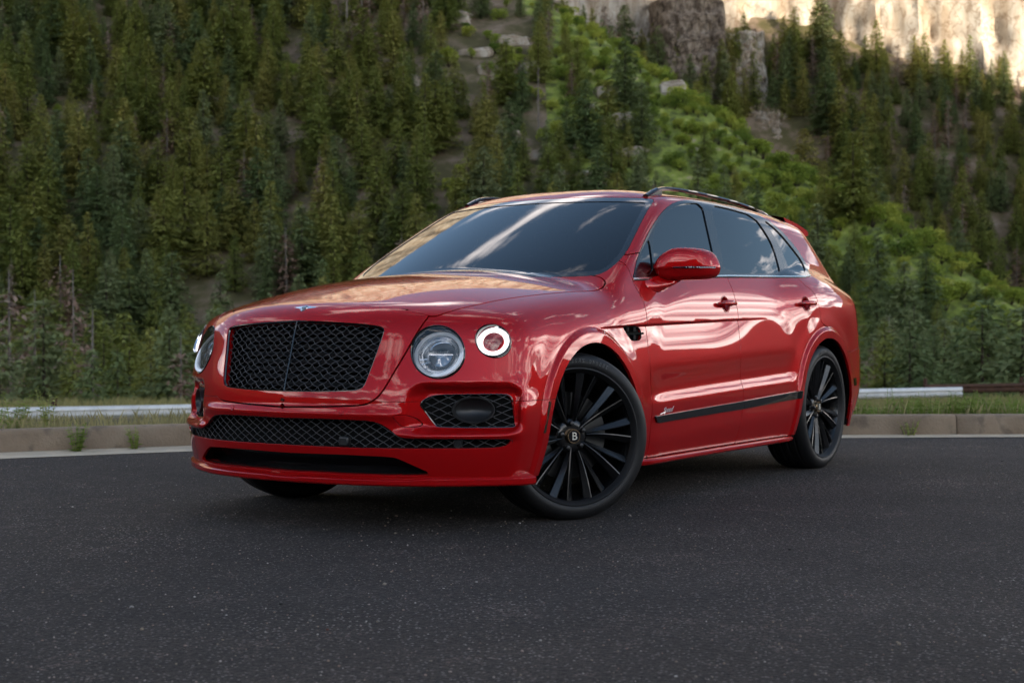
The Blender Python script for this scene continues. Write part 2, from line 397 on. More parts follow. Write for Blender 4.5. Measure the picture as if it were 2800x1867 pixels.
E_['galv']=tex_mat('galvanised_steel',[(.56,.56,.54),(.70,.70,.68)],3.,.45,5.,spec=.5);E_['galv'].node_tree.nodes['Principled BSDF'].inputs['Metallic'].default_value=.35
E_['rust']=tex_mat('rusty_steel',[(.045,.022,.014),(.10,.05,.03)],6.,.85)
def strata(n,l,tc,out):
    mp=n.new('ShaderNodeMapping');mp.inputs['Scale'].default_value=(.22,.22,.035);l.new(tc.outputs['Object'],mp.inputs['Vector'])
    no=n.new('ShaderNodeTexNoise');no.inputs['Scale'].default_value=1.;no.inputs['Detail'].default_value=6.;no.inputs['Roughness'].default_value=.6;l.new(mp.outputs[0],no.inputs['Vector'])
    cr=n.new('ShaderNodeValToRGB');cr.color_ramp.elements[0].position=.42;cr.color_ramp.elements[0].color=(.74,.66,.58,1);cr.color_ramp.elements[1].position=.58;cr.color_ramp.elements[1].color=(1,1,1,1);l.new(no.outputs['Fac'],cr.inputs['Fac'])
    out=mixrgb(n,l,1.,out,cr.outputs['Color'],'MULTIPLY')
    return cracks(n,l,tc,out,(.34,.34,.10),.62)
def cracks(n,l,tc,out,sc,dark):
    nd=n.new('ShaderNodeTexNoise');nd.inputs['Scale'].default_value=.25;nd.inputs['Detail'].default_value=6.;l.new(tc.outputs['Object'],nd.inputs['Vector'])
    wb=n.new('ShaderNodeVectorMath');wb.operation='MULTIPLY_ADD';wb.inputs[1].default_value=(9.,9.,9.);l.new(nd.outputs['Color'],wb.inputs[0]);l.new(tc.outputs['Object'],wb.inputs[2])
    mp=n.new('ShaderNodeMapping');mp.inputs['Scale'].default_value=sc;l.new(wb.outputs[0],mp.inputs['Vector'])
    vo=n.new('ShaderNodeTexVoronoi');vo.feature='DISTANCE_TO_EDGE';vo.inputs['Scale'].default_value=1.;l.new(mp.outputs[0],vo.inputs['Vector'])
    cr=n.new('ShaderNodeValToRGB');cr.color_ramp.elements[0].position=.0;cr.color_ramp.elements[0].color=(dark,dark*.88,dark*.78,1);cr.color_ramp.elements[1].position=.07;cr.color_ramp.elements[1].color=(1,1,1,1);l.new(vo.outputs['Distance'],cr.inputs['Fac'])
    return mixrgb(n,l,1.,out,cr.outputs['Color'],'MULTIPLY')
E_['cliff']=tex_mat('pale_limestone',[(.27,.235,.19),(.40,.36,.30),(.50,.46,.39)],.16,.9,10.,1.,1.1,extra=strata)
E_['rock']=tex_mat('grey_brown_rock',[(.085,.062,.045),(.18,.140,.105),(.27,.225,.175)],.35,.92,8.,.8,1.2,stops=[.36,.50,.66],extra=lambda n,l,tc,out:cracks(n,l,tc,out,(.16,.16,.42),.25))
def leaf_mat(name,c0,c1,c2,rough=.75,trans=.35):
    """foliage: each tree its own tint, each clump a little lighter or darker"""
    m,t,b=new_mat(name);n=t.nodes;l=t.links;oi=n.new('ShaderNodeObjectInfo');geo=n.new('ShaderNodeNewGeometry')
    cr=n.new('ShaderNodeValToRGB');e=cr.color_ramp.elements;e[0].color=(*c0,1);e[1].color=(*c2,1);q=e.new(.5);q.color=(*c1,1);l.new(oi.outputs['Random'],cr.inputs['Fac'])
    wn=n.new('ShaderNodeMapRange');wn.inputs['To Min'].default_value=.82;wn.inputs['To Max'].default_value=1.2;l.new(geo.outputs['Random Per Island'],wn.inputs['Value'])
    hs=n.new('ShaderNodeHueSaturation');l.new(cr.outputs['Color'],hs.inputs['Color']);l.new(wn.outputs[0],hs.inputs['Value']);l.new(hs.outputs[0],b.inputs['Base Color'])
    b.inputs['Roughness'].default_value=rough;b.inputs['Specular IOR Level'].default_value=.25
    if trans:
        tr=n.new('ShaderNodeBsdfTranslucent');l.new(hs.outputs[0],tr.inputs['Color']);mx=n.new('ShaderNodeMixShader');mx.inputs[0].default_value=trans
        l.new(b.outputs[0],mx.inputs[1]);l.new(tr.outputs[0],mx.inputs[2]);l.new(mx.outputs[0],n['Material Output'].inputs['Surface'])
    return m
E_['needle']=leaf_mat('spruce_needles',(.165,.200,.046),(.230,.250,.056),(.310,.285,.078))
E_['needle_blue']=leaf_mat('blue_green_needles',(.130,.180,.066),(.170,.215,.084),(.215,.245,.110))
E_['needle_dead']=leaf_mat('dead_brown_needles',(.19,.115,.08),(.25,.17,.125),(.29,.215,.17),.9,.1)
E_['shrub']=leaf_mat('light_green_leaves',(.13,.195,.030),(.26,.32,.045),(.38,.40,.070),.7,.35)
E_['weed']=leaf_mat('weed_leaves',(.20,.28,.050),(.26,.33,.070),(.33,.36,.10),.6,.35)
E_['grass']=leaf_mat('dry_grass',(.22,.21,.075),(.29,.265,.11),(.36,.31,.16),.8,.3)
E_['meadow']=tex_mat('grassy_slope',[(.07,.08,.026),(.14,.175,.036),(.24,.29,.052),(.34,.27,.19)],.42,.95,12.,1.,2.,stops=[.36,.46,.57,.70])
E_['gravel']=leaf_mat('mixed_gravel',(.16,.15,.14),(.16,.15,.14),(.16,.15,.14),.9,0)
_g=E_['gravel'].node_tree;_q=_g.nodes.new('ShaderNodeValToRGB');_q.color_ramp.elements[0].color=(.05,.047,.045,1);_q.color_ramp.elements[1].color=(.42,.40,.36,1)
for _p,_c in ((.3,(.17,.155,.14,1)),(.55,(.27,.22,.16,1)),(.75,(.24,.16,.13,1))): _e=_q.color_ramp.elements.new(_p);_e.color=_c
_ge=_g.nodes.new('ShaderNodeNewGeometry');_g.links.new(_ge.outputs['Random Per Island'],_q.inputs['Fac']);_g.links.new(_q.outputs['Color'],_g.nodes['Principled BSDF'].inputs['Base Color'])
E_['bark']=tex_mat('conifer_bark',[(.045,.032,.024),(.085,.064,.05)],6.,.95)
E_['snag']=tex_mat('bleached_dead_wood',[(.15,.125,.105),(.23,.20,.175)],5.,.95)
# ---- ground sheets
ls=np.r_[np.linspace(-60,-9,18)[:-1],np.linspace(-9,9,73),np.linspace(9,60,18)[1:]]
dc=DC_(ls);gw=GW_(ls)
def strip(name,rows,mat,smooth=True):
    n=len(rows[0]);v=np.vstack(rows);f=[(i*n+j,i*n+j+1,(i+1)*n+j+1,(i+1)*n+j) for i in range(len(rows)-1) for j in range(n-1)]
    return mesh_obj(name,v,f,mat,None,smooth)
o=strip('parking_asphalt',[WA(ls,-90.,0.)]+[WA(ls,(dc-gw)*t+(-90.)*(1-t),0.) for t in (.5,.8,.9,.95)]+[WA(ls,dc-gw,0.)],E_['asphalt']);tag(o,kind='structure')
o=strip('gutter',[WA(ls,dc-gw-.02,.004),WA(ls,dc-gw*.5,.006),WA(ls,dc+.01,.012)],E_['gutter']);tag(o,kind='structure')
# kerb: cast segments with open joints
kerb=mesh_obj('kerb',np.vstack([WA(ls,dc+.02,-.05),WA(ls,dc+.16,-.05)]),[(j,j+1,len(ls)+j+1,len(ls)+j) for j in range(len(ls)-1)],E_['concrete']);tag(kerb,kind='structure')
fine=np.linspace(-24,24,961);arc=np.r_[0,np.cumsum(np.hypot(np.diff(fine),np.diff(DC_(fine))))]
for k in range(int(arc[-1]/3.05)):
    a=k*3.05+.006;b=(k+1)*3.05-.006;q=np.interp(np.linspace(a,b,9),arc,fine);d=DC_(q)
    prof=[(.006,-.02),(.012,.03),(.030,.135),(.040,.158),(.055,.168),(.075,.172),(.155,.172),(.168,.166),(.172,.15),(.172,-.05)];m=len(prof)
    v=np.stack([WA(q,d+x,z) for x,z in prof],1).reshape(-1,3)
    mesh_obj('kerb_segment',v,[(i*m+j,i*m+j+1,(i+1)*m+j+1,(i+1)*m+j)[::-1] for i in range(8) for j in range(m-1)]+[tuple(range(m)),tuple(8*m+j for j in range(m))[::-1]],E_['concrete'],kerb)
# hillside: one sheet from the back of the kerb over the valley to the foot of the cliffs
lt=np.linspace(-330,430,191)
ss=np.r_[np.array([.14,.3,.6,1,1.6,2.4,3.4,5,7,9.5,13,17,22,28,36,46,60,80,105,130,150,165]),np.linspace(178,520,108)]
rows=[]
for s_ in ss:
    l_=lt*np.clip((s_+6)/150,.11,1.);d_=np.where(s_<150,DC_(np.clip(l_,-60,60))+s_,s_+DC_(0))
    if s_>=60: d_=np.full_like(l_,s_+12.)
    elif s_>=28: t=(s_-28)/32;d_=(DC_(np.clip(l_,-60,60))+s_)*(1-t)+(s_+12.)*t
    rows.append(WA(l_,d_,hill(l_,d_)+(0 if s_>1 else 0)))
o=strip('hillside',rows,[E_['soil'],E_['meadow']]);tag(o,kind='structure')
# the spur carries grass and scrub instead of forest floor
_c=np.array([p.center for p in o.data.polygons])[:,:2]-CXY;_l=_c@RH;_d=_c@FH
o.data.polygons.foreach_set('material_index',((_l>6+6*fbm(_l/15,_d/15))&(_d>185)&(_d<330)).astype(int))
mesh_obj('ground',[(-4000,-4000,-12),(4000,-4000,-12),(4000,4000,-12),(-4000,4000,-12)],[(0,1,2,3)],E_['soil'])['kind']='structure'
# cliffs above the forest
def cliff_sheet(name,l0,l1,dbase,zb,ht,nl,nz,seed):
    L=np.linspace(l0,l1,nl);Zt=np.linspace(0,1,nz);LL,TT=np.meshgrid(L,Zt,indexing='ij')
    zz=zb(LL)+TT*ht
    but=13*fbm(LL/42+seed,TT*1.2+seed,3)+7.*np.abs(fbm(LL/10+seed,TT*2.2+seed,4))+1.6*fbm(LL/2.6,TT*16,3)
    q=TT*7+1.1*fbm(LL/34,TT*2+9,2);st=np.floor(q)+sstep(.70,1.,q-np.floor(q))
    ledge=1.8*st+TT*9
    dd=dbase(LL)+but+ledge
    zz=zz+(3*fbm(LL/20,seed+TT*0,3)*(TT>.9))
    v=WA(LL,dd,zz).reshape(-1,3);f=[(i*nz+j,(i+1)*nz+j,(i+1)*nz+j+1,i*nz+j+1) for i in range(nl-1) for j in range(nz-1)]
    o=mesh_obj(name,v,f,E_['cliff'],None,True,auto=rad(48));tag(o,kind='structure');return o
WALL_L=[-330,-120,-60,10,40,70,140,230,300,470];WALL_D=[330,338,342,405,424,427,410,415,505,505]
cliff_sheet('cliff',-330,300,lambda l:np.interp(l,WALL_L,WALL_D),lambda l:np.interp(l,[-330,-110,-30,20,60,140,470],[60,64,72,60,70,54,50]),135.,460,120,5.)
# the ridge behind the photographer: hides the low sun from the valley, and shows mirrored in the paint
RIDGE_H=Spl([(-1900,290),(-900,310),(-300,335),(124,352),(192,346),(256,334),(302,306),(338,281),(376,264),(500,255),(900,250),(1900,240)])
def ridge():
    n=180;sd=np.array([SUN_DIR.x,SUN_DIR.y]);sd/=np.linalg.norm(sd);pv=np.array([-sd[1],sd[0]])
    u=np.linspace(-1900,1900,n);top=RIDGE_H(u)+10*fbm(u/220,u*0+4,4)+9*fbm(u/40,u*0,3)
    v=[];K=[(-900,-14,0),(-450,.30,1),(-120,.80,1),(0,1.,1),(300,.5,1),(900,-14,0)]
    for k,(off,h,rel) in enumerate(K):
        for i in range(n):
            p=CXY+sd*(1500+off+60*fbm(u[i]/300,off/200.+7,2))+pv*u[i];v.append((p[0],p[1],h if not rel else top[i]*h))
    f=[(k*n+i,k*n+i+1,(k+1)*n+i+1,(k+1)*n+i) for k in range(len(K)-1) for i in range(n-1)]
    o=mesh_obj('opposite_ridge',v,f,E_['ridge'],None,True);tag(o,kind='structure')
E_['ridge']=tex_mat('wooded_ridge',[(.018,.026,.010),(.035,.045,.018),(.07,.06,.04)],.012,.95,9.)
ridge()
# wooded hills either side of the valley
def side_hill(name,p0,p1,r0,r1,el0,el1,seed):
    n=90;ph=np.linspace(rad(p0),rad(p1),n);t=np.linspace(0,1,n);R_=r0+(r1-r0)*t;v=[]
    top=R_*np.tan(np.radians(el0+(el1-el0)*t+2.2*fbm(t*7+seed,t*0+seed,4)));
    for k,(dr,h) in enumerate(((-.62,0),(-.35,.34),(-.12,.80),(0,1.),(.3,.6),(.6,0))):
        for i in range(n):
            q=R_[i]*(1+dr+.05*float(fbm(t[i]*12+seed,dr*3,2)));p=CXY+FH*q*math.cos(ph[i])+RH*q*math.sin(ph[i]);v.append((p[0],p[1],top[i]*h if h>0 else -14))
    o=mesh_obj(name,v,[(k*n+i,k*n+i+1,(k+1)*n+i+1,(k+1)*n+i) for k in range(5) for i in range(n-1)],E_['ridge'],None,True);tag(o,kind='structure')
side_hill('side_hills',47,100,620,1150,6.5,4.5,3.);side_hill('side_hills',-44,-172,560,1400,14.,10.,8.)
# ------------------------------------------------------------------ trees
def clump(V,F,c,ax,size,n,rnd,flat=False):
    """n small leaf faces about c, leaning along ax; flat: fans that lie like conifer sprays"""
    for _ in range(n):
        p=c+Vector((rnd.gauss(0,1),rnd.gauss(0,1),rnd.gauss(0,.45)))*size*.55
        a=(ax+Vector((rnd.gauss(0,.5),rnd.gauss(0,.5),rnd.gauss(0,.35)))).normalized()
        if flat:
            b=a.cross(Vector((rnd.gauss(0,.3),rnd.gauss(0,.3),1)));b=b.normalized() if b.length>1e-3 else a.orthogonal()
        else: b=a.orthogonal();b.rotate(Matrix.Rotation(rnd.uniform(0,6.28),3,a))
        s=size*rnd.uniform(.6,1.25);i=len(V);w_=.30 if flat else .42;V+=[tuple(p-a*s*.6-b*s*.14),tuple(p-b*s*w_+a*s*.1),tuple(p+a*s*.9),tuple(p+b*s*w_+a*s*.05)];F.append((i,i+1,i+2,i+3))
def conifer(seed,h=10.,width=.17,bare=.06,thin=1.,top_bare=0.):
    rnd=random.Random(seed);V=[];F=[];z=h*bare;lean=rnd.uniform(-.02,.02)
    while z<h*.995:
        t=z/h
        if t<1-top_bare:
            R=h*width*((1-t)**.68)*(1-.55*max(0,.16-t)/.16)*rnd.uniform(.82,1.12)+.05
            nb=max(4,int((6+R*5.2)*thin))
            for k in range(nb):
                if rnd.random()<.10: continue
                a=rnd.uniform(0,6.283);r=R*rnd.uniform(.55,1.12);dr=rnd.uniform(.10,.42)
                ns=max(1,int(r/.33))
                for j in range(ns):
                    u=(j+.75)/ns;c=Vector((math.cos(a)*r*u+lean*z,math.sin(a)*r*u,z-dr*r*u*u+.10*r*u+rnd.gauss(0,.05)))
                    clump(V,F,c,Vector((math.cos(a),math.sin(a),-.35)),.29,2 if u<.5 else 4,rnd,True)
        z+=h*.027*rnd.uniform(.75,1.3)+.02
    tb=MB();tb.tube([(0,0,-.6),(lean*h*.3,0,h*.3),(lean*h*.7,0,h*.7),(lean*h,0,h*1.0)],[h*.016,h*.012,h*.006,h*.0015],6)
    return V,F,tb
def snag(seed,h=9.):
    rnd=random.Random(seed);tb=MB();tb.tube([(0,0,-.5),(.05,0,h*.5),(.1,.05,h)],[h*.016,h*.010,h*.003],6)
    for k in range(46):
        z=h*rnd.uniform(.15,.95);a=rnd.uniform(0,6.28);r=h*.10*(1.1-z/h)*rnd.uniform(.5,1.2)+.1
        tb.tube([(.08*z/h,0,z),(math.cos(a)*r*.6,math.sin(a)*r*.6,z+.05),(math.cos(a)*r,math.sin(a)*r,z-.18*r)],[.035,.022,.008],3)
    return tb
def broadleaf(seed,w=2.4,h=2.6):
    rnd=random.Random(seed);V=[];F=[];tb=MB();lobes=[]
    for k in range(rnd.randint(6,9)):
        a=rnd.uniform(0,6.28);r=w*.38*rnd.random()**.6;lobes.append((Vector((math.cos(a)*r,math.sin(a)*r,h*rnd.uniform(.35,.80))),w*rnd.uniform(.20,.34)))
        c=lobes[-1][0];tb.tube([(0,0,-.3),(c.x*.4,c.y*.4,c.z*.45),tuple(c)],[.06,.04,.012],4)
    for c,r in lobes:
        for k in range(58):
            d=Vector((rnd.gauss(0,1),rnd.gauss(0,1),rnd.gauss(.25,.9))).normalized();clump(V,F,c+d*r*rnd.uniform(.65,1.08),d,.17,2,rnd)
    return V,F,tb
PROTO={}
def proto(key,V,F,tb,cm,tm):
    cme=bpy.data.meshes.new('crown');cme.from_pydata(V,[],F);cme.materials.append(cm)
    tme=bpy.data.meshes.new('trunk');tme.from_pydata(tb.v,[],tb.f);tme.materials.append(tm);tme.polygons.foreach_set('use_smooth',[True]*len(tme.polygons))
    PROTO[key]=(cme,tme)
for k in range(5): proto('spruce%d'%k,*conifer(10+k,10.,[.23,.27,.21,.25,.28][k]),E_['needle'],E_['bark'])
for k in range(3): proto('blue%d'%k,*conifer(30+k,10.,[.25,.22,.28][k]),E_['needle_blue'],E_['bark'])
for k in range(2): proto('dead%d'%k,*conifer(50+k,10.,[.14,.18][k],.12,.62,.10),E_['needle_dead'],E_['snag'])
for k in range(4): proto('shrub%d'%k,*broadleaf(70+k,*[(2.6,2.5),(3.0,2.2),(2.2,3.0),(2.4,2.4)][k]),E_['shrub'],E_['bark'])
sn=[snag(90),snag(91)]
for k in (0,1):
    me=bpy.data.meshes.new('trunk');me.from_pydata(sn[k].v,[],sn[k].f);me.materials.append(E_['snag']);PROTO['snag%d'%k]=(None,me)
FPX=4092.37
def pix(l,d,z): return 1400+FPX*l/d,893.6-FPX*(z-.9014)/d
# running skyline of bare ground, to leave out what the ground hides
az=np.linspace(-.42,.42,211);dd=np.linspace(60,520,231);A,D=np.meshgrid(az,dd,indexing='ij');EL=(hill(A*D,D)-.9)/D;RUN=np.maximum.accumulate(EL,1)
def hidden(l,d,z,h):
    i=int(round((l/d+.42)/.84*210));j=int((d-60)/2)-2
    if not 0<=i<211 or j<0: return False
    return (z+h*.92-.9)/d<RUN[i,min(j,230)]
cand=[]
def shrubby(l,d,x,y):
    """share of light-green shrubs, as the slope shows it"""
    crest=50-1.0*(l-23.5);g=hill(l,d);near=d<320
    s=.03
    if near and l>8: s=max(s,.90*float(sstep(30.,10.,crest-g))*float(sstep(2,16,l)))
    n=fbm(l/17+5,d/17,2)
    if near and d<222: s*=.9
    if d<174: s=.10
    if l>95: s=min(s,.35)
    if -42<l<12 and d>285: s=max(s,.75*float(sstep(.10,.34,n)))
    if -12<l<40 and 225<d<300: s=max(s,.62*float(sstep(.02,.30,n)))
    return s
g=4.7
for li in np.arange(-325,425,g):
    for di in np.arange(74,448,g*.95):
        l=li+rng.uniform(-.5,.5)*g;d=di+rng.uniform(-.5,.5)*g
        x,_=pix(l,d,0)
        if not -2100<x<4900 or (not -170<x<2970 and rng.random()<.25): continue
        if d<174 and rng.random()<.62: continue
        z=float(hill(l,d))
        if d>330 and (l<20): continue
        wall=np.interp(l,WALL_L,WALL_D)
        if d>wall-4: continue
        if 330<d<397 and 2015<x<2255 and 230<pix(l,d,z+9.)[1]<430: continue
        s=shrubby(l,d,x,0);r=rng.random();gap=fbm(l/13+40,d/13,3)
        if r<s:
            kind='shrub';h=rng.uniform(1.6,3.2)
        else:
            if s>.25 and rng.random()<(.30+.45*(s>.5)): continue
            if gap>.42 and l>-60 and d>174: continue
            kind='dead' if rng.random()<.035 else ('snag' if rng.random()<.02 else ('blue' if rng.random()<(.14+.35*(l>10)+.4*(d<196)) else 'spruce'))
            h=rng.uniform(6.2,14.2)*((1.4 if l<92 else 1.08) if d>330 else 1.)
            if d<178: h=rng.uniform(8.5,12.5)
        if hidden(l,d,z,h): continue
        px,py=pix(l,d,z);_,pt=pix(l,d,z+h)
        if pt>1180 or py<-60: continue
        cand.append((h/d,l,d,z,h,kind,px,(py+pt)/2))
for li in np.arange(0,92,2.1):
    for di in np.arange(186,305,2.1):
        l=li+rng.uniform(-1.1,1.1);d=di+rng.uniform(-1.1,1.1);z=float(hill(l,d));px,py=pix(l,d,z)
        if px>2880 or rng.random()>shrubby(l,d,px,0)*.75: continue
        h=rng.uniform(1.0,2.3)
        if hidden(l,d,z,h): continue
        cand.append((h/d,l,d,z,h,'shrub',px,py-.5*h*FPX/d))
cand.sort(key=lambda c:-c[0])
# hidden wholly behind the car: part of the mass
def behind_car(px,py): return 620<px<2240 and py>840
def in_frame(c): return 0<c[6]<2800 and 0<c[7]<1120 and not behind_car(c[6],c[7])
lim={'tree':292,'shrub':296};cnt={'tree':0,'shrub':0};rest={'tree':[],'shrub':[]}
NAMES={'spruce':'spruce_tree','blue':'spruce_tree','dead':'dead_spruce','snag':'dead_spruce','shrub':'hillside_shrub'}
def where(l,d):
    if d>330: return 'far'
    return 'left' if l<-28 else ('mid' if l<20 else 'spur')
TXT={('spruce','left'):'olive green spruce in the dense forest on the left slope',('spruce','mid'):'olive green spruce on the slope above the windshield',('spruce','spur'):'olive green spruce on the bright green spur at right',('spruce','far'):'olive green spruce on the far slope below the cliffs',
('blue','left'):'blue-green spruce in the dense forest on the left slope',('blue','mid'):'blue-green spruce on the slope above the windshield',('blue','spur'):'blue-green spruce on the bright green spur at right',('blue','far'):'blue-green spruce on the far slope below the cliffs',
('dead','left'):'brown dead spruce with dry needles in the left forest',('dead','mid'):'brown dead spruce with dry needles above the windshield',('dead','spur'):'brown dead spruce with dry needles on the right spur',('dead','far'):'brown dead spruce with dry needles below the cliffs',
('snag','left'):'bare grey dead trunk in the left forest',('snag','mid'):'bare grey dead trunk on the slope above the windshield',('snag','spur'):'bare grey dead trunk on the right spur',('snag','far'):'bare grey dead trunk below the cliffs',
('shrub','left'):'light green shrub between spruces on the left slope',('shrub','mid'):'light green shrub on the rocky slope above the windshield',('shrub','spur'):'light green shrub on the sunny-coloured spur at right',('shrub','far'):'light green shrub on the far slope below the cliffs'}
TXT[('shrub','spur')]='light green shrub on the bright green spur at right'
def plant(name,key,l,d,z,h,base,label,cat,group,rz=None,wide=1.):
    e=empty(name,W(l,d,z),rng.uniform(0,6.28) if rz is None else rz);s=h/base;e.scale=(s*wide,s*wide,s)
    c,t=PROTO[key]
    if c is not None: link(bpy.data.objects.new('crown',c),e)
    link(bpy.data.objects.new('trunk',t),e)
    return tag(e,label,cat,group)
KEYS={'spruce':['spruce%d'%k for k in range(5)],'blue':['blue%d'%k for k in range(3)],'dead':['dead0','dead1'],'snag':['snag0','snag1'],'shrub':['shrub%d'%k for k in range(4)]}
COLS=['at the left picture edge','left of the front bumper','above the far headlamps','above the grille\'s left','above the grille\'s right','left of the windshield','above the windshield corner','above the windshield','above the roof front','above the front side window','above the rear side window','above the rear wheel','right of the tail','at the right picture edge']
ROWS=['at the picture top','high up','at mid-slope','low down','at slope foot']
KT={'spruce':'olive green spruce','blue':'blue-green spruce','dead':'brown dead spruce','snag':'bare grey dead trunk','shrub':'light green shrub'}
GT={'spruce':'olive green spruces on the slopes','blue':'blue-green spruces on the slopes','dead':'brown dead spruces on the slopes','snag':'bare dead trunks on the slopes','shrub':'light green shrubs on the slopes'}
RANK=['leftmost','second','third','fourth','fifth','sixth','seventh','eighth','ninth','tenth','eleventh','twelfth','thirteenth','fourteenth','fifteenth','sixteenth']+['%dth'%k for k in range(17,60)]
chosen=[]
for c in cand:
    cl='shrub' if c[5]=='shrub' else 'tree'
    if cnt[cl]<lim[cl] and in_frame(c): cnt[cl]+=1;chosen.append(c)
    else: rest[cl].append(c)
cells={}
for c in chosen: cells.setdefault((c[5],min(13,int(c[6]//200)),min(4,int(c[7]//215))),[]).append(c)
for (kind,ci,ri),lst in cells.items():
    lst.sort(key=lambda c:c[6])
    for i,c in enumerate(lst):
        _,l,d,z,h,_,px,py=c;base=2.5 if kind=='shrub' else (9. if kind=='snag' else 10.)
        if len(lst)==1: lab='lone '+KT[kind]
        elif i==len(lst)-1 and len(lst)>1: lab='rightmost '+KT[kind]
        else: lab=RANK[min(i,len(RANK)-1)]+' '+KT[kind]+(' from left' if i else '')
        plant(NAMES[kind],random.choice(KEYS[kind]),l,d,z-.05*h,h*(.9 if kind=='snag' else 1),base,'%s %s %s'%(lab,ROWS[ri],COLS[ci]),'shrub' if kind=='shrub' else 'tree',GT[kind],wide=rng.uniform(.88,1.5))
# trees that can be told apart: the row at the foot of the left slope
def one(px,base_y,top_y,d,key,name,label,cat='tree',wide=1.):
    l=(px-1400)/FPX*d;z=.9014-(base_y-893.6)/FPX*d;h=(base_y-top_y)/FPX*d;g_=float(hill(l,d));h+=z-g_ if z>g_ else 0
    plant(name,key,l,d,min(z,g_),h,9. if key.startswith('snag') else (2.5 if key.startswith('shrub') else 10.),label,cat,None,wide=wide)
one(120,1112,815,92,'blue0','spruce_tree','full blue-green spruce beside the leafy weeds, left of the red-topped dead spruce',wide=1.15)
one(25,1110,735,98,'dead0','dead_spruce','tall grey-brown dead spruce at the far left edge of the picture')
one(205,1105,735,100,'dead1','dead_spruce','reddish-brown dead spruce right behind the foot of the left forest',wide=.9)
one(248,1100,845,95,'snag0','dead_spruce','thin bare grey trunk next to the reddish-brown dead spruce')
one(200,1120,935,88,'spruce1','spruce_tree','small pointed green spruce below the reddish-brown dead spruce')
one(322,1125,950,86,'blue1','spruce_tree','small blue-green spruce just above the guardrail, left of the headlamp',wide=1.1)
one(460,1110,845,94,'blue2','spruce_tree','pale-topped spruce nearest the car\'s left headlamps',wide=1.05)
one(95,1105,790,102,'dead0','dead_spruce','slim brown dead spruce half hidden behind the full blue-green spruce')
one(2615,760,600,212,'blue2','spruce_tree','broad dark spruce standing clear on the spur behind the rear bumper',wide=1.2)
one(2530,255,170,420,'snag1','dead_spruce','pale bare trunk standing high on the far slope near the cliff foot')
one(2670,900,770,200,'blue0','spruce_tree','small dark spruce ringed by light green shrubs at lower right',wide=1.2)
# the rest of the wood: one mass
def mass(name,pts,keys,label,cat,base):
    me=bpy.data.meshes.new(name);me.from_pydata([W(c[1],c[2],c[3]-.05*c[4]) for c in pts],[],[])
    a=me.attributes.new('tree_scale','FLOAT','POINT');a.data.foreach_set('value',[c[4]/base for c in pts])
    o=link(bpy.data.objects.new(name,me));tag(o,label,cat,kind='stuff')
    ng=bpy.data.node_groups.new(name,'GeometryNodeTree');ng.interface.new_socket('Geometry',in_out='INPUT',socket_type='NodeSocketGeometry');ng.interface.new_socket('Geometry',in_out='OUTPUT',socket_type='NodeSocketGeometry')
    n=ng.nodes;L=ng.links;gi=n.new('NodeGroupInput');go=n.new('NodeGroupOutput');mp=n.new('GeometryNodeMeshToPoints');ip=n.new('GeometryNodeInstanceOnPoints');jn=n.new('GeometryNodeJoinGeometry')
    src={}
    for q in scene.objects:
        if q.name.startswith(('crown','trunk')) and q.parent: src.setdefault(q.parent.name,{})[q.name[:5]]=q
    done=set()
    for par,dct in src.items():
        ck=next((k for k in keys if 'crown' in dct and PROTO[k][0] is dct['crown'].data or (PROTO[k][0] is None and 'crown' not in dct and PROTO[k][1] is dct['trunk'].data)),None)
        if ck is None or ck in done: continue
        done.add(ck);j2=n.new('GeometryNodeJoinGeometry');g2=n.new('GeometryNodeGeometryToInstance')
        for q in dct.values():
            oi=n.new('GeometryNodeObjectInfo');oi.inputs['Object'].default_value=q;oi.transform_space='ORIGINAL';L.new(oi.outputs['Geometry'],j2.inputs[0])
        L.new(j2.outputs[0],g2.inputs[0]);L.new(g2.outputs[0],jn.inputs[0])
    at=n.new('GeometryNodeInputNamedAttribute');at.data_type='FLOAT';at.inputs['Name'].default_value='tree_scale'
    rv=n.new('FunctionNodeRandomValue');rv.data_type='FLOAT_VECTOR';rv.inputs['Max'].default_value=(0,0,6.28);rv.inputs['Min'].default_value=(0,0,0)
    er=n.new('FunctionNodeEulerToRotation');L.new(rv.outputs['Value'],er.inputs[0])
    ip.inputs['Pick Instance'].default_value=True
    L.new(gi.outputs[0],mp.inputs[0]);L.new(mp.outputs[0],ip.inputs['Points']);L.new(jn.outputs[0],ip.inputs['Instance']);L.new(er.outputs[0],ip.inputs['Rotation']);L.new(at.outputs['Attribute'],ip.inputs['Scale']);L.new(ip.outputs[0],go.inputs[0])
    md=o.modifiers.new('scatter','NODES');md.node_group=ng
mass('conifer_forest',rest['tree'],['spruce0','spruce1','spruce2','spruce3','spruce4','spruce0','blue0','blue1','dead0'],'dense mass of smaller spruces filling the forested slopes behind the car','forest',10.)
mass('shrub_cover',rest['shrub'],KEYS['shrub'],'mass of light green shrubs covering the bright spur','shrubs',2.5)
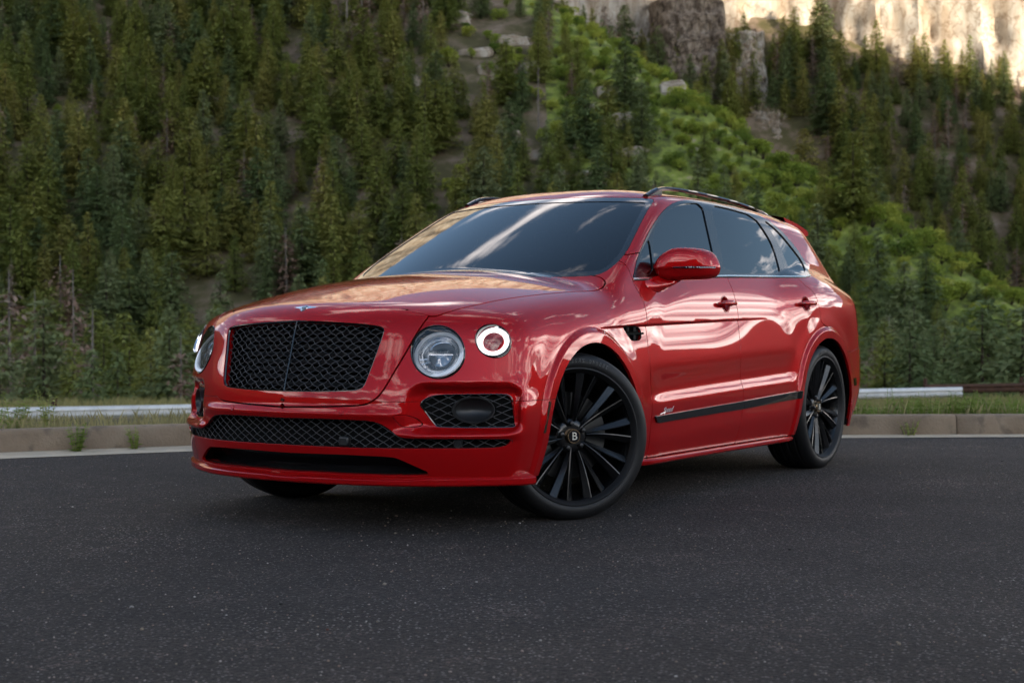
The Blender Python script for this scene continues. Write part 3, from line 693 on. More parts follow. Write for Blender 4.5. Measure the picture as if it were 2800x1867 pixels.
# ------------------------------------------------------------------ rails, weeds, grass, stones
def w_beam(name,path,label,mat,post_mat,step=3.81):
    P=np.array(path,float);s=np.r_[0,np.cumsum(np.hypot(np.diff(P[:,0]),np.diff(P[:,1])))];sp=[Spl(list(zip(s,P[:,k]))) for k in range(3)]
    root=empty(name,W(P[0,0],P[0,1],P[0,2]-.75))
    prof=[(0.0,0.),(-.028,-.012),(-.070,-.075),(-.070,-.095),(-.015,-.135),(-.015,-.175),(-.070,-.215),(-.070,-.235),(-.028,-.298),(0.,-.31)];m=len(prof)
    inv=root.matrix_basis.inverted()
    for k in range(int(s[-1]/step)):
        q=np.linspace(k*step-.06,(k+1)*step+.06,6);l=sp[0](q);d=sp[1](q);z=sp[2](q)
        v=np.stack([WA(l,d+x-(.006 if k%2 else 0.),z+h) for x,h in prof],1).reshape(-1,3)-np.array(root.location)
        mesh_obj('rail_beam',v,[(i*m+j,i*m+j+1,(i+1)*m+j+1,(i+1)*m+j) for i in range(5) for j in range(m-1)],mat,root,True,auto=rad(50))
        mb=MB();mb.box((0,0,-.42),(.05,.05,.62));mb.box((0,0,-.16),(.10,.05,.16))
        o=mb.build('rail_post',post_mat,root,False);o.location=Vector(W(float(sp[0](k*step)),float(sp[1](k*step))+.12,float(sp[2](k*step))))-root.location
    tag(root,label,'guardrail')
w_beam('guardrail',[(-34,33,-1.1),(-20,36.3,-1.13),(-13,38,-1.13),(-8,39.5,-1.12),(2,42.6,-1.07),(10.3,45,-.98),(13.5,45.9,-.96),(16.4,46.7,-.95)],'long galvanised steel guardrail on brown posts beyond the kerb, running behind the car',E_['galv'],E_['rust'])
w_beam('guardrail',[(14.4,52,-1.12),(22,54,-1.10),(30,56,-1.08)],'rusty brown guardrail past the end of the steel one at far right',E_['rust'],E_['rust'])
def weed(seed,h,n,spread,leaf,flower=False):
    rnd=random.Random(seed);V=[];F=[];tb=MB()
    for k in range(n):
        a=rnd.uniform(0,6.28);r=spread*rnd.random();hh=h*rnd.uniform(.55,1.05);top=Vector((math.cos(a)*(r+.22*hh*rnd.random()),math.sin(a)*(r+.22*hh*rnd.random()),hh));b=Vector((math.cos(a)*r*.4,math.sin(a)*r*.4,-.02))
        mid=b.lerp(top,.5)+Vector((0,0,.06*hh));tb.tube([b,mid,top],[.0035,.003,.0012],4,cap=False)
        nl=max(5,int(hh/.016))
        for j in range(nl):
            t=(j+1)/nl;p=b.lerp(mid,t*2) if t<.5 else mid.lerp(top,t*2-1);ang=j*2.4+rnd.uniform(-.4,.4);L=leaf*rnd.uniform(.6,1.2)*(1.15-.6*t);d=Vector((math.cos(ang),math.sin(ang),.55)).normalized();sd_=d.cross(Vector((0,0,1))).normalized()*L*.26;i=len(V)
            V+=[tuple(p),tuple(p+d*L*.45+sd_),tuple(p+d*L-Vector((0,0,.25*L))),tuple(p+d*L*.45-sd_)];F.append((i,i+1,i+2,i+3))
    return V,F,tb
def weed_obj(l,d,z,seed,h,n,spread,leaf,label,group=None):
    V,F,tb=weed(seed,h,n,spread,leaf);e=empty('weed_plant',W(l,d,z));mesh_obj('leaves',V,F,E_['weed'],e,False);tb.build('stems',E_['weed'],e);return tag(e,label,'weed',group)
def lx(px,d): return (px-1400)/FPX*d
weed_obj(lx(168,10.45),DC_(lx(168,10.4))-.10,.01,1,.20,16,.07,.055,'small bushy weed growing from the gutter at far left')
weed_obj(lx(360,10.9),DC_(lx(360,10.9))-.08,.01,2,.17,12,.06,.050,'small weed in the gutter just left of the car\'s bumper')
weed_obj(lx(2495,12.2),DC_(lx(2495,12.2))-.03,.01,3,.17,9,.12,.040,'sparse little weed against the kerb face right of the rear wheel')
weed_obj(lx(55,11.4),DC_(-3.9)+.75,.08,4,.34,9,.10,.075,'tall leafy weed behind the kerb at the left picture edge')
weed_obj(lx(140,11.7),DC_(-3.7)+.95,.06,5,.40,6,.06,.075,'tall leaning weed behind the kerb, right of the one at the picture edge')
weed_obj(lx(20,11.3),DC_(-3.9)+.55,.10,6,.25,10,.12,.060,'low leafy weed behind the kerb in the left corner')
# mass of weeds along the right verge
V=[];F=[];rr=random.Random(5)
for k in range(420):
    px=rr.uniform(2290,2860)
    if px<2630 and rr.random()<.45: continue
    s_=.25+abs(rr.gauss(0,1))*.9;d=12.4+s_;l=lx(px,d);z=float(hill(l,d));tall=rr.random()**2
    v,f,tb=weed(1000+k,.07+.19*tall,rr.randint(2,4),.05,.052)
    o=len(V);p=np.array(W(l,d,z));V+=[(x+p[0],y+p[1],q+p[2]) for x,y,q in v];F+=[tuple(i+o for i in g_) for g_ in f]
    o=len(V);V+=[(x+p[0],y+p[1],q+p[2]) for x,y,q in tb.v];F+=[tuple(i+o for i in g_) for g_ in tb.f]
o=mesh_obj('verge_weeds',V,F,E_['weed'],None,False);tag(o,'thick green weeds covering the verge right of the car','weeds',kind='stuff')
def grass_mesh(name,label,N,gen,hmin,hmax,wd,mat):
    V=[];F=[];rr=random.Random(11)
    for k in range(N):
        l,d=gen(rr);z=float(hill(l,d));p=np.array(W(l,d,z-.02));nb=rr.randint(3,6)
        for j in range(nb):
            a=rr.uniform(0,6.28);h=rr.uniform(hmin,hmax);le=h*rr.uniform(.1,.5);q=p+np.array([rr.gauss(0,.05),rr.gauss(0,.05),0]);b=rr.uniform(0,6.28);sx,sy=math.cos(b)*wd,math.sin(b)*wd;i=len(V)
            V+=[(q[0]-sx,q[1]-sy,q[2]),(q[0]+sx,q[1]+sy,q[2]),(q[0]+math.cos(a)*le*.4+sx*.6,q[1]+math.sin(a)*le*.4+sy*.6,q[2]+h*.6),(q[0]+math.cos(a)*le,q[1]+math.sin(a)*le,q[2]+h)];F.append((i,i+1,i+2,i+3))
    o=mesh_obj(name,V,F,mat,None,False);tag(o,label,'grass',kind='stuff')
def g_far(rr):
    d=rr.uniform(41.5,52) if rr.random()<.93 else rr.uniform(30,40);return rr.uniform(-.36,.36)*d,d
def g_near(rr):
    px=rr.uniform(-40,2840);s_=.2+abs(rr.gauss(0,1))*1.3;l=lx(px,12.5);return l,float(DC_(l))+s_
grass_mesh('meadow_grass','yellowish grass growing around the guardrail',4600,g_far,.18,.50,.012,E_['grass'])
grass_mesh('verge_grass','sparse dry grass on the verge behind the kerb',900,g_near,.05,.20,.004,E_['grass'])
# loose stones on the asphalt
rr=random.Random(21);ico=[(0,0,1),(.89,0,.45),(.28,.85,.45),(-.72,.53,.45),(-.72,-.53,.45),(.28,-.85,.45),(.72,.53,-.45),(-.28,.85,-.45),(-.89,0,-.45),(-.28,-.85,-.45),(.72,-.53,-.45),(0,0,-1)]
icf=[(0,1,2),(0,2,3),(0,3,4),(0,4,5),(0,5,1),(1,6,2),(2,7,3),(3,8,4),(4,9,5),(5,10,1),(6,7,2),(7,8,3),(8,9,4),(9,10,5),(10,6,1),(6,11,7),(7,11,8),(8,11,9),(9,11,10),(10,11,6)]
V=[];F=[]
for k in range(8000):
    d=2.6+9*rr.random()**1.3;l=rr.uniform(-.40,.40)*d
    if d>DC_(l)-.6: continue
    p=W(l,d,0);s_=(.0011+.0030*rr.random()**2)*(1 if rr.random()<.98 else 1.8);o=len(V);sc=(rr.uniform(.7,1.4),rr.uniform(.7,1.4),rr.uniform(.5,.9))
    V+=[(p[0]+x*s_*sc[0],p[1]+y*s_*sc[1],s_*.4+z*s_*sc[2]) for x,y,z in ico];F+=[tuple(i+o for i in q) for q in icf]
o=mesh_obj('loose_gravel',V,F,E_['gravel'] if 'gravel' in E_ else tex_mat('pale_gravel',[(.10,.09,.08),(.30,.27,.23)],40.,.9),None,True);tag(o,'fine loose gravel scattered over the asphalt','gravel',kind='stuff')
def stone(px,py,r,col,label):
    d=FPX*.9014/(py-893.6);p=W(lx(px,d),d,r*.45);rr=random.Random(px);v=[(x*r*rr.uniform(.8,1.3)*1.2,y*r*rr.uniform(.8,1.2),z*r*.7) for x,y,z in ico]
    o=mesh_obj('pebble',v,icf,pbr('pebble_stone',col,.9),None,True);o.location=p;tag(o,label,'pebble')
stone(357,1661,.0075,(.26,.24,.22),'pale grey pebble on the asphalt at lower left')
stone(766,1653,.0065,(.02,.018,.016),'small black crumb on the asphalt below the bumper')
stone(893,1723,.005,(.10,.035,.025),'tiny reddish stone on the asphalt right of the black crumb')
stone(2160,1505,.006,(.02,.018,.016),'small dark crumb on the asphalt at lower right')
stone(2065,1420,.005,(.24,.22,.2),'tiny pale stone on the asphalt in front of the rear wheel')
# ---- rock on the slopes
def rock(name,l,d,size,seed,label,mat=None,blocky=1.,group=None,up=0.):
    n1,n2=28,18;v=[];rr=np.random.default_rng(seed);ph=rr.uniform(0,50)
    for i in range(n1):
        for j in range(n2):
            a=2*math.pi*i/n1;b=math.pi*(j/(n2-1))
            x,y,z=math.cos(a)*math.sin(b),math.sin(a)*math.sin(b),math.cos(b)
            e=.35 if blocky else .8;x=math.copysign(abs(x)**e,x);y=math.copysign(abs(y)**e,y);z=math.copysign(abs(z)**e,z)
            k=1+.28*float(fbm(x*1.6+ph+z,y*1.6+ph+z*.7,3))+.10*float(fbm(x*5+ph,z*6+y*2,2))
            st=.06*math.sin(z*9+ph)
            v.append((x*size[0]*(k+st),y*size[1]*(k+st),z*size[2]*k))
    f=[(i*n2+j,i*n2+j+1,((i+1)%n1)*n2+j+1,((i+1)%n1)*n2+j) for i in range(n1) for j in range(n2-1)]
    o=mesh_obj(name,v,f,mat or E_['rock'],None,True,auto=rad(30));o.location=W(l,d,float(hill(l,d))+up);o.rotation_euler=(0,0,math.atan2(FH[1],FH[0])+rr.uniform(-.3,.3));tag(o,label,'rock',group);return o
def on_slope(px,py,d0=190,d1=440):
    """where the picture ray meets the ground"""
    ds=np.linspace(d0,d1,600);el=.9014-(py-893.6)/FPX*ds;hh=hill((px-1400)/FPX*ds,ds);i=int(np.argmax(hh>el));return float(ds[i]),bool(hh[i]>el[i])
def outcrop(px0,px1,py0,py1,d,seed,label,mat):
    """a bedded rock face that stands out of the slope"""
    nl,nz=70,52;l0,l1=lx(px0,d),lx(px1,d);z1=.9014-(py0-893.6)/FPX*d;z0=.9014-(py1-893.6)/FPX*d-6;U,T=np.meshgrid(np.linspace(0,1,nl),np.linspace(0,1,nz),indexing='ij')
    L=l0+(l1-l0)*U+.5*fbm(U*6+seed,T*6,3);zz=z0+(z1-z0)*T+(1.3*fbm(U*5+seed,T*0+seed,3))*T
    q=T*6+.8*fbm(U*3+seed,T*2,2);st=np.floor(q)+sstep(.55,1.,q-np.floor(q))
    dd=d+15*np.abs(2*U-1)**9+10*np.maximum(T-.94,0)*16*T+1.5*st+3.2*fbm(U*5+seed,T*3+seed,4)+1.2*fbm(U*22+seed,T*14,3)
    v=WA(L,dd,zz).reshape(-1,3);c=np.array(W((l0+l1)/2,d,z0));o=mesh_obj('rock_outcrop',v-c,[(i*nz+j,(i+1)*nz+j,(i+1)*nz+j+1,i*nz+j+1) for i in range(nl-1) for j in range(nz-1)],mat,None,False);o.location=c;tag(o,label,'rock')
outcrop(-90,285,-70,72,291,31.,'pale beige rock face in the top left corner',E_['cliff'])
outcrop(1795,2010,-40,215,402,3.,'tall dark brown bedded rock outcrop left of the pale cliff',E_['rock'])
outcrop(1955,2120,60,215,405,9.,'grey bedded rock outcrop between the dark outcrop and the tall spruces',E_['cliff'])
outcrop(2035,2185,246,335,394,15.,'low pinkish rock band on the slope above the bright shrubs',E_['cliff'])
outcrop(2170,2245,250,320,396,22.,'small grey rock at the right end of the pinkish rock band',E_['rock'])
k=0
for px,py in sorted(((1385,390),(1300,150),(1330,200),(1400,120),(1540,420),(1600,300),(1390,480),(1480,430),(1450,200),(1660,260),(1780,120),(1690,340),(1720,420),(1840,250),(1560,500),(1250,60),(1120,230))):
    # walk out along the picture ray to the slope
    d,ok=on_slope(px,py)
    if ok: k+=1;rock('boulder',lx(px,d),d,(1.2+.5*(k%3),1.5+.6*(k%4),.9+.3*(k%3)),k,'pale boulder among the trees, %s from left above the roof'%['leftmost','second','third','fourth','fifth','sixth','seventh','eighth','ninth','tenth','eleventh','twelfth','thirteenth','fourteenth','fifteenth','sixteenth','seventeenth'][k-1],E_['cliff'],.5,'pale boulders on the slope above the roof')
# ------------------------------------------------------------------ the car
class Skin:
    def __init__(s,V,F): s.V=V;s.F=[tuple(f) for f in F.tolist()]
    def split(s,faces,fn):
        """cut faces along the zero line of fn; returns (inside: fn<0, outside: fn>0)"""
        if not faces: return [],[]
        ln=np.array([len(f) for f in faces]);flat=np.fromiter(itertools.chain.from_iterable(faces),dtype=np.int64);st=np.r_[0,np.cumsum(ln)[:-1]]
        mk=np.zeros(len(s.V),bool);mk[flat]=True;idx=np.nonzero(mk)[0];d=np.zeros(len(s.V));v=np.asarray(fn(s.V[idx]),float);v=np.where(np.abs(v)<1e-7,1e-7,v);d[idx]=v
        df=d[flat];mn=np.minimum.reduceat(df,st);mx=np.maximum.reduceat(df,st)
        neg=[];pos=[];cache={};new=[];base=len(s.V)
        neg=[faces[i] for i in np.nonzero(mx<0)[0]];pos=[faces[i] for i in np.nonzero(mn>0)[0]]
        for i in np.nonzero((mx>=0)&(mn<=0))[0]:
            f=faces[i]
            a=[];b=[];n=len(f)
            for k in range(n):
                p,q=f[k],f[(k+1)%n];dp,dq=d[p],d[q]
                (a if dp<0 else b).append(p)
                if (dp<0)!=(dq<0):
                    key=(p,q) if p<q else (q,p)
                    if key not in cache:
                        t=dp/(dp-dq);cache[key]=base+len(new);new.append(s.V[p]+t*(s.V[q]-s.V[p]))
                    a.append(cache[key]);b.append(cache[key])
            if len(a)>2:neg.append(tuple(a))
            if len(b)>2:pos.append(tuple(b))
        if new:
            N=np.array(new);c=np.abs(N[:,1])<1e-7
            for _ in range(2):
                g,gl=grad(N,True);v=carF(N);N=N-g*np.where(np.abs(v)<.02,v/np.maximum(gl,.3),0)[:,None]
            N[c,1]=0;s.V=np.vstack([s.V,N])
        return neg,pos
    def carve(s,faces,fn,g):
        ins,rest=s.split(faces,lambda P:fn(P)+g);_,out=s.split(rest,lambda P:fn(P)-g);return ins,out
    def crease(s,faces,fns):
        fns=fns if isinstance(fns,(list,tuple)) else [fns]
        # only faces near one of the lines are cut
        c=s.V[np.array([f[0] for f in faces])];near=np.zeros(len(faces),bool)
        for fn in fns: near|=np.abs(fn(c))<.06
        hit=[faces[i] for i in np.nonzero(near)[0]];keep=[faces[i] for i in np.nonzero(~near)[0]]
        for fn in fns: a,b=s.split(hit,fn);hit=a+b
        return keep+hit
def grad(P,raw=False):
    h=.0012;g=np.stack([carF(P+np.eye(3)[k]*h)-carF(P-np.eye(3)[k]*h) for k in range(3)],-1)/(2*h)
    l=np.linalg.norm(g,axis=-1)+1e-12;g=g/l[:,None]
    return (g,l) if raw else g
V0,F0=base_grid()
SK=Skin(V0,F0)
car=empty('car')
tag(car,'glossy red luxury SUV with black mesh grille and black wheels parked on the asphalt','car')

def panel(name,faces,mat,both=True,off=0.,flange=.014,parent=None,label=None):
    """one sheet-metal or glass panel with turned-in edges; both=True makes left and right ones"""
    idx=np.unique(np.fromiter(itertools.chain.from_iterable(faces),dtype=np.int64));mp={int(a):i for i,a in enumerate(idx)}
    P=SK.V[idx];N=grad(P);Po=P+N*off
    F=[tuple(mp[i] for i in f) for f in faces]
    cnt={}
    for f in F:
        for k in range(len(f)):
            e=(f[k],f[(k+1)%len(f)]);cnt[e]=cnt.get(e,0)+1
    cen=np.abs(P[:,1])<1e-6
    bd=[e for e in cnt if (e[1],e[0]) not in cnt and (both or not (cen[e[0]] and cen[e[1]]))]
    VV=list(Po);NN=list(N);FF=list(F)
    if flange>0:
        top={};bot={};fn_={}
        for a,b in bd:
            e=Po[b]-Po[a];q=np.cross(N[a]+N[b],e);q=-q/(np.linalg.norm(q)+1e-12)
            for k in (a,b): fn_[k]=fn_.get(k,0)+q
        for k,q in fn_.items():
            q=q/(np.linalg.norm(q)+1e-12)
            # a small rolled edge, then the turned-in flange
            top[k]=len(VV);VV.append(Po[k]);NN.append(N[k]+.0*q)
            bot[k]=len(VV);VV.append(Po[k]-N[k]*.0022+q*.0010);NN.append(q)
            bot[(k,2)]=len(VV);VV.append(Po[k]-N[k]*flange+q*.0010);NN.append(q)
        for a,b in bd: FF.append((b,a,bot[a],bot[b]));FF.append((bot[b],bot[a],bot[(a,2)],bot[(b,2)]))
    VV=np.array(VV);NN=np.array(NN);out=[]
    if both:
        out.append(mesh_obj(name,VV,FF,mat,parent or car,True,NN))
        m=np.array([1,-1,1]);out.append(mesh_obj(name,VV*m,[f[::-1] for f in FF],mat,parent or car,True,NN*m))
    else:
        n=len(VV);c=np.abs(VV[:,1])<1e-6;mp2=np.where(c,np.arange(n),n+np.cumsum(~c)-1)
        m=np.array([1,-1,1]);NN[c,1]=0
        out.append(mesh_obj(name,np.vstack([VV,(VV*m)[~c]]),FF+[tuple(int(mp2[i]) for i in f[::-1]) for f in FF],mat,parent or car,True,np.vstack([NN,(NN*m)[~c]])))
    for o in out:
        if label:o['label']=label
    return out

# ---- outlines: side view (X,Z), front view (Y,Z), plan (X,Y)
DLO=[(-.609,1.147),(-.66,1.193),(-.727,1.254),(-.867,1.345),(-1.004,1.426),(-1.218,1.533),(-1.402,1.591),(-1.615,1.623),(-1.897,1.637),(-2.224,1.629),(-2.609,1.599),(-2.850,1.536),(-3.008,1.447),(-3.13,1.345),(-3.135,1.285),(-3.05,1.233),(-2.9,1.213),(-2.752,1.209),(-1.765,1.186),(-1.107,1.162),(-.60,1.137)]
GF=[(-.868,1.178),(-.972,1.37),(-1.103,1.452),(-1.275,1.533),(-1.428,1.576),(-1.605,1.602),(-1.778,1.612),(-1.732,1.493),(-1.685,1.331),(-1.645,1.202)]
GQ=[(-.648,1.160),(-.731,1.232),(-.850,1.318),(-.938,1.370),(-.898,1.273),(-.853,1.173)]
GR=[(-1.896,1.613),(-2.173,1.607),(-2.497,1.584),(-2.606,1.470),(-2.637,1.393),(-2.621,1.284),(-2.597,1.226),(-1.753,1.203),(-1.797,1.335),(-1.845,1.499)]
GC=[(-2.620,1.582),(-2.824,1.510),(-2.967,1.416),(-3.085,1.325),(-3.06,1.27),(-2.96,1.240),(-2.760,1.231),(-2.775,1.319),(-2.724,1.462)]
arch_pts=lambda k,r,a0,a1,n=14:[(ARCH[k][0]+r*math.cos(rad(a0+(a1-a0)*i/n)),ARCH[k][1]+r*math.sin(rad(a0+(a1-a0)*i/n))) for i in range(n+1)]
D_MID=[(-1.768,1.3),(-1.768,1.181),(-1.775,1.142),(-1.787,1.096),(-1.790,1.0),(-1.785,.918),(-1.772,.776),(-1.769,.72),(-1.770,.583),(-1.772,.539),(-1.774,.433),(-1.750,.347),(-1.722,.2)]
D_FRONT=[(-.60,1.30),(-.60,1.144),(-.607,1.10),(-.632,1.072),(-.646,1.03),(-.644,.92),(-.636,.8),(-.634,.686),(-.640,.575),(-.642,.44),(-.644,.35),(-.646,.2)]
FDOOR=D_FRONT+D_MID[::-1]
RDOOR=D_MID+[(-2.48,.2)]+arch_pts(1,.492,180,104)[0:]+[(-2.940,.92),(-2.937,.956),(-2.93,1.05),(-2.90,1.122),(-2.80,1.165),(-2.77,1.21),(-2.76,1.3)]
FENDER=[(1.2,.15),(1.2,1.4),(-.52,1.4),(-.565,1.222),(-.60,1.212),(-.68,1.19),(-.70,.15)]
GRILLE=[(0,.931),(.179,.925),(.342,.916),(.428,.907),(.459,.897),(.465,.880),(.449,.799),(.435,.723),(.423,.669),(.416,.643),(.395,.626),(.342,.620),(.184,.614),(0,.613)]
SHELL=[(0,1.2),(.62,1.2),(.622,.96),(.616,.923),(.598,.869),(.566,.783),(.533,.702),(.507,.638),(.485,.602),(.460,.581),(.43,.566),(.378,.559),(.19,.551),(0,.546)]
LOWER=[(0,.499),(.257,.501),(.455,.498),(.504,.482),(.545,.453),(.575,.431),(.604,.423),(.773,.421),(.94,.419),(.968,.415),(.962,.398),(.944,.384),(.896,.378),(.68,.378),(.43,.376),(0,.377)]
CHIN=[(0,.343),(.312,.346),(.530,.342),(.565,.333),(.623,.302),(.674,.274),(.685,.262),(.60,.256),(0,.256)]
FOG=[(.628,.572),(.640,.592),(.668,.606),(.725,.611),(.905,.611),(.930,.606),(.944,.585),(.957,.470),(.953,.463),(.697,.465),(.680,.474),(.630,.553)]
WASH=[(.549,.514),(.559,.522),(.612,.523),(.640,.480),(.634,.471),(.579,.470)]
HOOD=[(.842,0),(.835,.25),(.812,.44),(.790,.54),(.786,.592),(.772,.637),(.748,.656),(.689,.684),(.60,.711),(.477,.739),(.233,.780),(.043,.803),(-.179,.824),(-.34,.842),(-.405,.842),(-.425,.822),(-.44,.78),(-.405,.62),(-.345,.35),(-.320,0)]
WIND=[(0,1.17),(.5,1.17),(.745,1.175),(.778,1.188),(.790,1.230),(.783,1.285),(.76,1.345),(.711,1.46),(.672,1.548),(.657,1.582),(.635,1.590),(.45,1.600),(.25,1.605),(0,1.608)]
REARW=[(0,1.27),(.52,1.27),(.60,1.30),(.58,1.38),(.52,1.50),(.48,1.525),(0,1.535)]
TAILG=[(0,.66),(.66,.66),(.74,.72),(.76,.95),(.73,1.2),(.66,1.5),(.60,1.575),(0,1.60)]
VENT=[(-.385,.898),(-.402,.905),(-.575,.903),(-.588,.870),(-.572,.833),(-.474,.828),(-.448,.837)]
sd=lambda pl,k=2:sdpoly(chaikin(pl,k))
def XZ(pl,ymin=.5,k=2):
    f=sd(pl,k);return lambda P:np.where(P[:,1]>ymin,f(P[:,0],P[:,2]),.25)
def YZ(pl,xmin=.35,half=False,k=2,sgn=1):
    f=sdpoly(chaikin(mirror_y(pl),k) if half else chaikin(pl,k));return lambda P:np.where(sgn*P[:,0]>sgn*xmin,f(P[:,1],P[:,2]),.25)
def XY(pl,zmin,k=2):
    h=[(b,a) for a,b in pl];f=sdpoly(chaikin(mirror_y(h),k));return lambda P:np.where(P[:,2]>zmin,f(P[:,1],P[:,0]),.25)
def axis_dir(az,el): return np.array([math.cos(rad(el))*math.cos(rad(az)),math.cos(rad(el))*math.sin(rad(az)),math.sin(rad(el))])
LAMPS={'head':(np.array([.815,.691,.795]),axis_dir(20,29),.118),'drl':(np.array([.659,.877,.843]),axis_dir(27,27),.0775)}
def LAMP(k):
    c,a,r=LAMPS[k]
    def f(P):
        q=P-c;t=q@a;return np.where((np.abs(t)<.25),np.linalg.norm(q-t[:,None]*a,axis=1)-r,.25)
    return f
def ARC(k,dr=0.): return lambda P:np.where(P[:,1]>.5,archd(P[:,0],P[:,2],k)-dr,.25)
G=.0034
fc=SK.F
_,fc=SK.split(fc,lambda P:.236+.02*sstep(-.3,-.7,P[:,0])-P[:,2]) if False else (None,SK.split(fc,lambda P:.240-P[:,2])[0])
for k in (0,1):
    _,fc=SK.split(fc,ARC(k))
    fc=SK.crease(fc,[ARC(k,q) for q in (.030,.045,.051,.057,.063,.069,.076,.088)])
zl=lambda P:.912+(-.6-P[:,0])*.0265-P[:,2]
fc=SK.crease(fc,[lambda P,q=q:np.where((P[:,1]>.7)&(P[:,0]<.1)&(P[:,0]>-2.4),zl(P)-q,.25) for q in (-.004,0.,.004,.008,.012,.024,.045)])
def fogd(P):
    qx=np.abs(P[:,1]-.80)-.135;qz=np.abs(P[:,2]-.542)-.052
    return np.where(P[:,0]>.4,np.hypot(np.maximum(qx,0),np.maximum(qz,0))+np.minimum(np.maximum(qx,qz),0),.5)
fc=SK.crease(fc,[lambda P,q=q:fogd(P)-q for q in (.015,.03,.045,.060,.075)])
fc=SK.crease(fc,[lambda P,q=q:np.where((P[:,0]>.4)&(P[:,1]>.45),P[:,2]-q,.25) for q in (.405,.418,.428,.436,.444,.454,.466)])
fc=SK.crease(fc,[lambda P,q=q:np.where((P[:,0]>.5)&(P[:,1]<.66),P[:,2]-q,.25) for q in (.508,.522,.536)])
shell_src=[]
PN={}
PN['windshield'],fc=SK.carve(fc,lambda P:np.where((P[:,0]>-1.36)&(P[:,0]<-.2)&(P[:,2]>1.1),sdpoly(chaikin(mirror_y(WIND),2))(P[:,1],P[:,2]),.25)-.020,.0012)
dlo,fc=SK.carve(fc,XZ(DLO),.0012)
PN['rear_window'],fc=SK.carve(fc,YZ(REARW,-3.2,True,sgn=-1),.0015)
hood,fc=SK.carve(fc,XY(HOOD,.90),.0045);PN['hood']=hood
shell,fc=SK.carve(fc,YZ(SHELL,.6,True),G)
_,PN['grille_surround']=SK.split(shell,YZ(GRILLE,.6,True))
for pl,hf in ((LOWER,True),(CHIN,True),(FOG,False)): _,fc=SK.split(fc,YZ(pl,.45,hf))
LENS={}
for k in ('head','drl'): LENS[k],fc=SK.split(fc,LAMP(k))
PN['washer_cover'],fc=SK.carve(fc,YZ(WASH,.5),.0018)
_,fc=SK.split(fc,XZ(VENT,.8))
body=list(fc)
PN['front_door'],fc=SK.carve(fc,XZ(FDOOR,.5,1),G)
PN['rear_door'],fc=SK.carve(fc,XZ(RDOOR,.5,1),G)
MOULD=[(-.668,.448),(-.700,.412),(-1.779,.434),(-2.552,.462),(-2.566,.508),(-1.769,.479)]
CUPS=((-1.640,1.027),(-2.742,1.041))
PN['moulding']=[]
for i,dn in enumerate(('front_door','rear_door')):
    a,PN[dn]=SK.carve(PN[dn],XZ(MOULD,.8,0),.0008);PN['moulding'].append(a)
    cx_,cz_=CUPS[i];_,PN[dn]=SK.split(PN[dn],lambda P:np.where(P[:,1]>.7,np.hypot((P[:,0]-cx_)/1.08,P[:,2]-cz_)-.043,.25))
PN['front_bumper'],fc=SK.carve(fc,lambda P:np.where(P[:,0]>.1,P[:,2]-.579,.25),.0016)
PN['fender'],fc=SK.carve(fc,lambda P:sdpoly(FENDER)(P[:,0],P[:,2]),.0018)
PN['rear_bumper'],fc=SK.carve(fc,lambda P:np.where(P[:,0]<-3.2,P[:,2]-(.735+.14*np.maximum(-3.53-P[:,0],0)),.25),.002)
PN['tailgate'],fc=SK.carve(fc,YZ(TAILG,-3.35,True,sgn=-1),G)
PN['roof_panel'],fc=SK.carve(fc,lambda P:np.where(P[:,2]>1.45,P[:,1]-.585,.25),.003)
PN['body_side']=fc
fr=dlo;PANES=[]
for nm,pl in (('side_window',GF),('quarter_glass',GQ),('side_window',GR),('quarter_glass',GC)):
    a,fr=SK.split(fr,XZ(pl,.5,1));PANES.append((nm,a))
PN['frame']=fr
# ------------------------------------------------------------------ car materials
M={}
def paint_mat():
    m,t,b=new_mat('red_candy_paint');n=t.nodes;l=t.links
    b.inputs['Metallic'].default_value=.35;b.inputs['Roughness'].default_value=.36
    b.inputs['Coat Weight'].default_value=1.;b.inputs['Coat Roughness'].default_value=.012;b.inputs['Coat IOR'].default_value=1.40;b.inputs['Specular IOR Level'].default_value=.0
    tc=n.new('ShaderNodeTexCoord');no=n.new('ShaderNodeTexNoise');no.inputs['Scale'].default_value=900.;no.inputs['Detail'].default_value=1.
    cr=n.new('ShaderNodeValToRGB');cr.color_ramp.elements[0].color=(.31,.0019,.003,1);cr.color_ramp.elements[1].color=(.45,.0034,.005,1)
    l.new(tc.outputs['Object'],no.inputs['Vector']);l.new(no.outputs['Fac'],cr.inputs['Fac']);l.new(cr.outputs['Color'],b.inputs['Base Color'])
    return m
M['paint']=paint_mat()
M['gloss_black']=pbr('gloss_black_trim',(.006,.006,.007),.10,0,.6)
M['satin_black']=pbr('satin_black_trim',(.012,.012,.013),.38)
M['matt_black']=pbr('matt_black_cavity',(.004,.004,.004),.85,spec=.15)
M['dark_chrome']=pbr('dark_chrome',(.085,.082,.08),.12,1.)
M['belt']=pbr('satin_chrome_belt',(.74,.71,.66),.18,1.)
M['chrome']=pbr('polished_chrome',(.82,.82,.84),.07,1.)
M['wire']=pbr('black_chrome_wire',(.105,.105,.11),.3,.6)
M['rim']=pbr('black_painted_alloy',(.005,.005,.0055),.26,.1,.25,.06)
M['rubber']=pbr('tyre_rubber',(.009,.009,.0095),.5,spec=.3)
M['rubber_text']=pbr('tyre_lettering',(.085,.085,.085),.5)
M['liner']=M['matt_black']
M['white_lit']=pbr('lit_white_ring',(.9,.9,.9),.3,emit=(1,.98,.94),estr=.65)
M['script']=pbr('bright_script_chrome',(.95,.94,.92),.28,.7)
M['leather']=pbr('dark_leather',(.02,.019,.018),.5)
M['amber']=pbr('dark_amber_reflector',(.035,.016,.006),.15,0,.5)
M['red_lens']=pbr('red_tail_lens',(.25,.004,.004),.08,0,1.)
M['cream']=pbr('cream_enamel',(.75,.70,.58),.3)
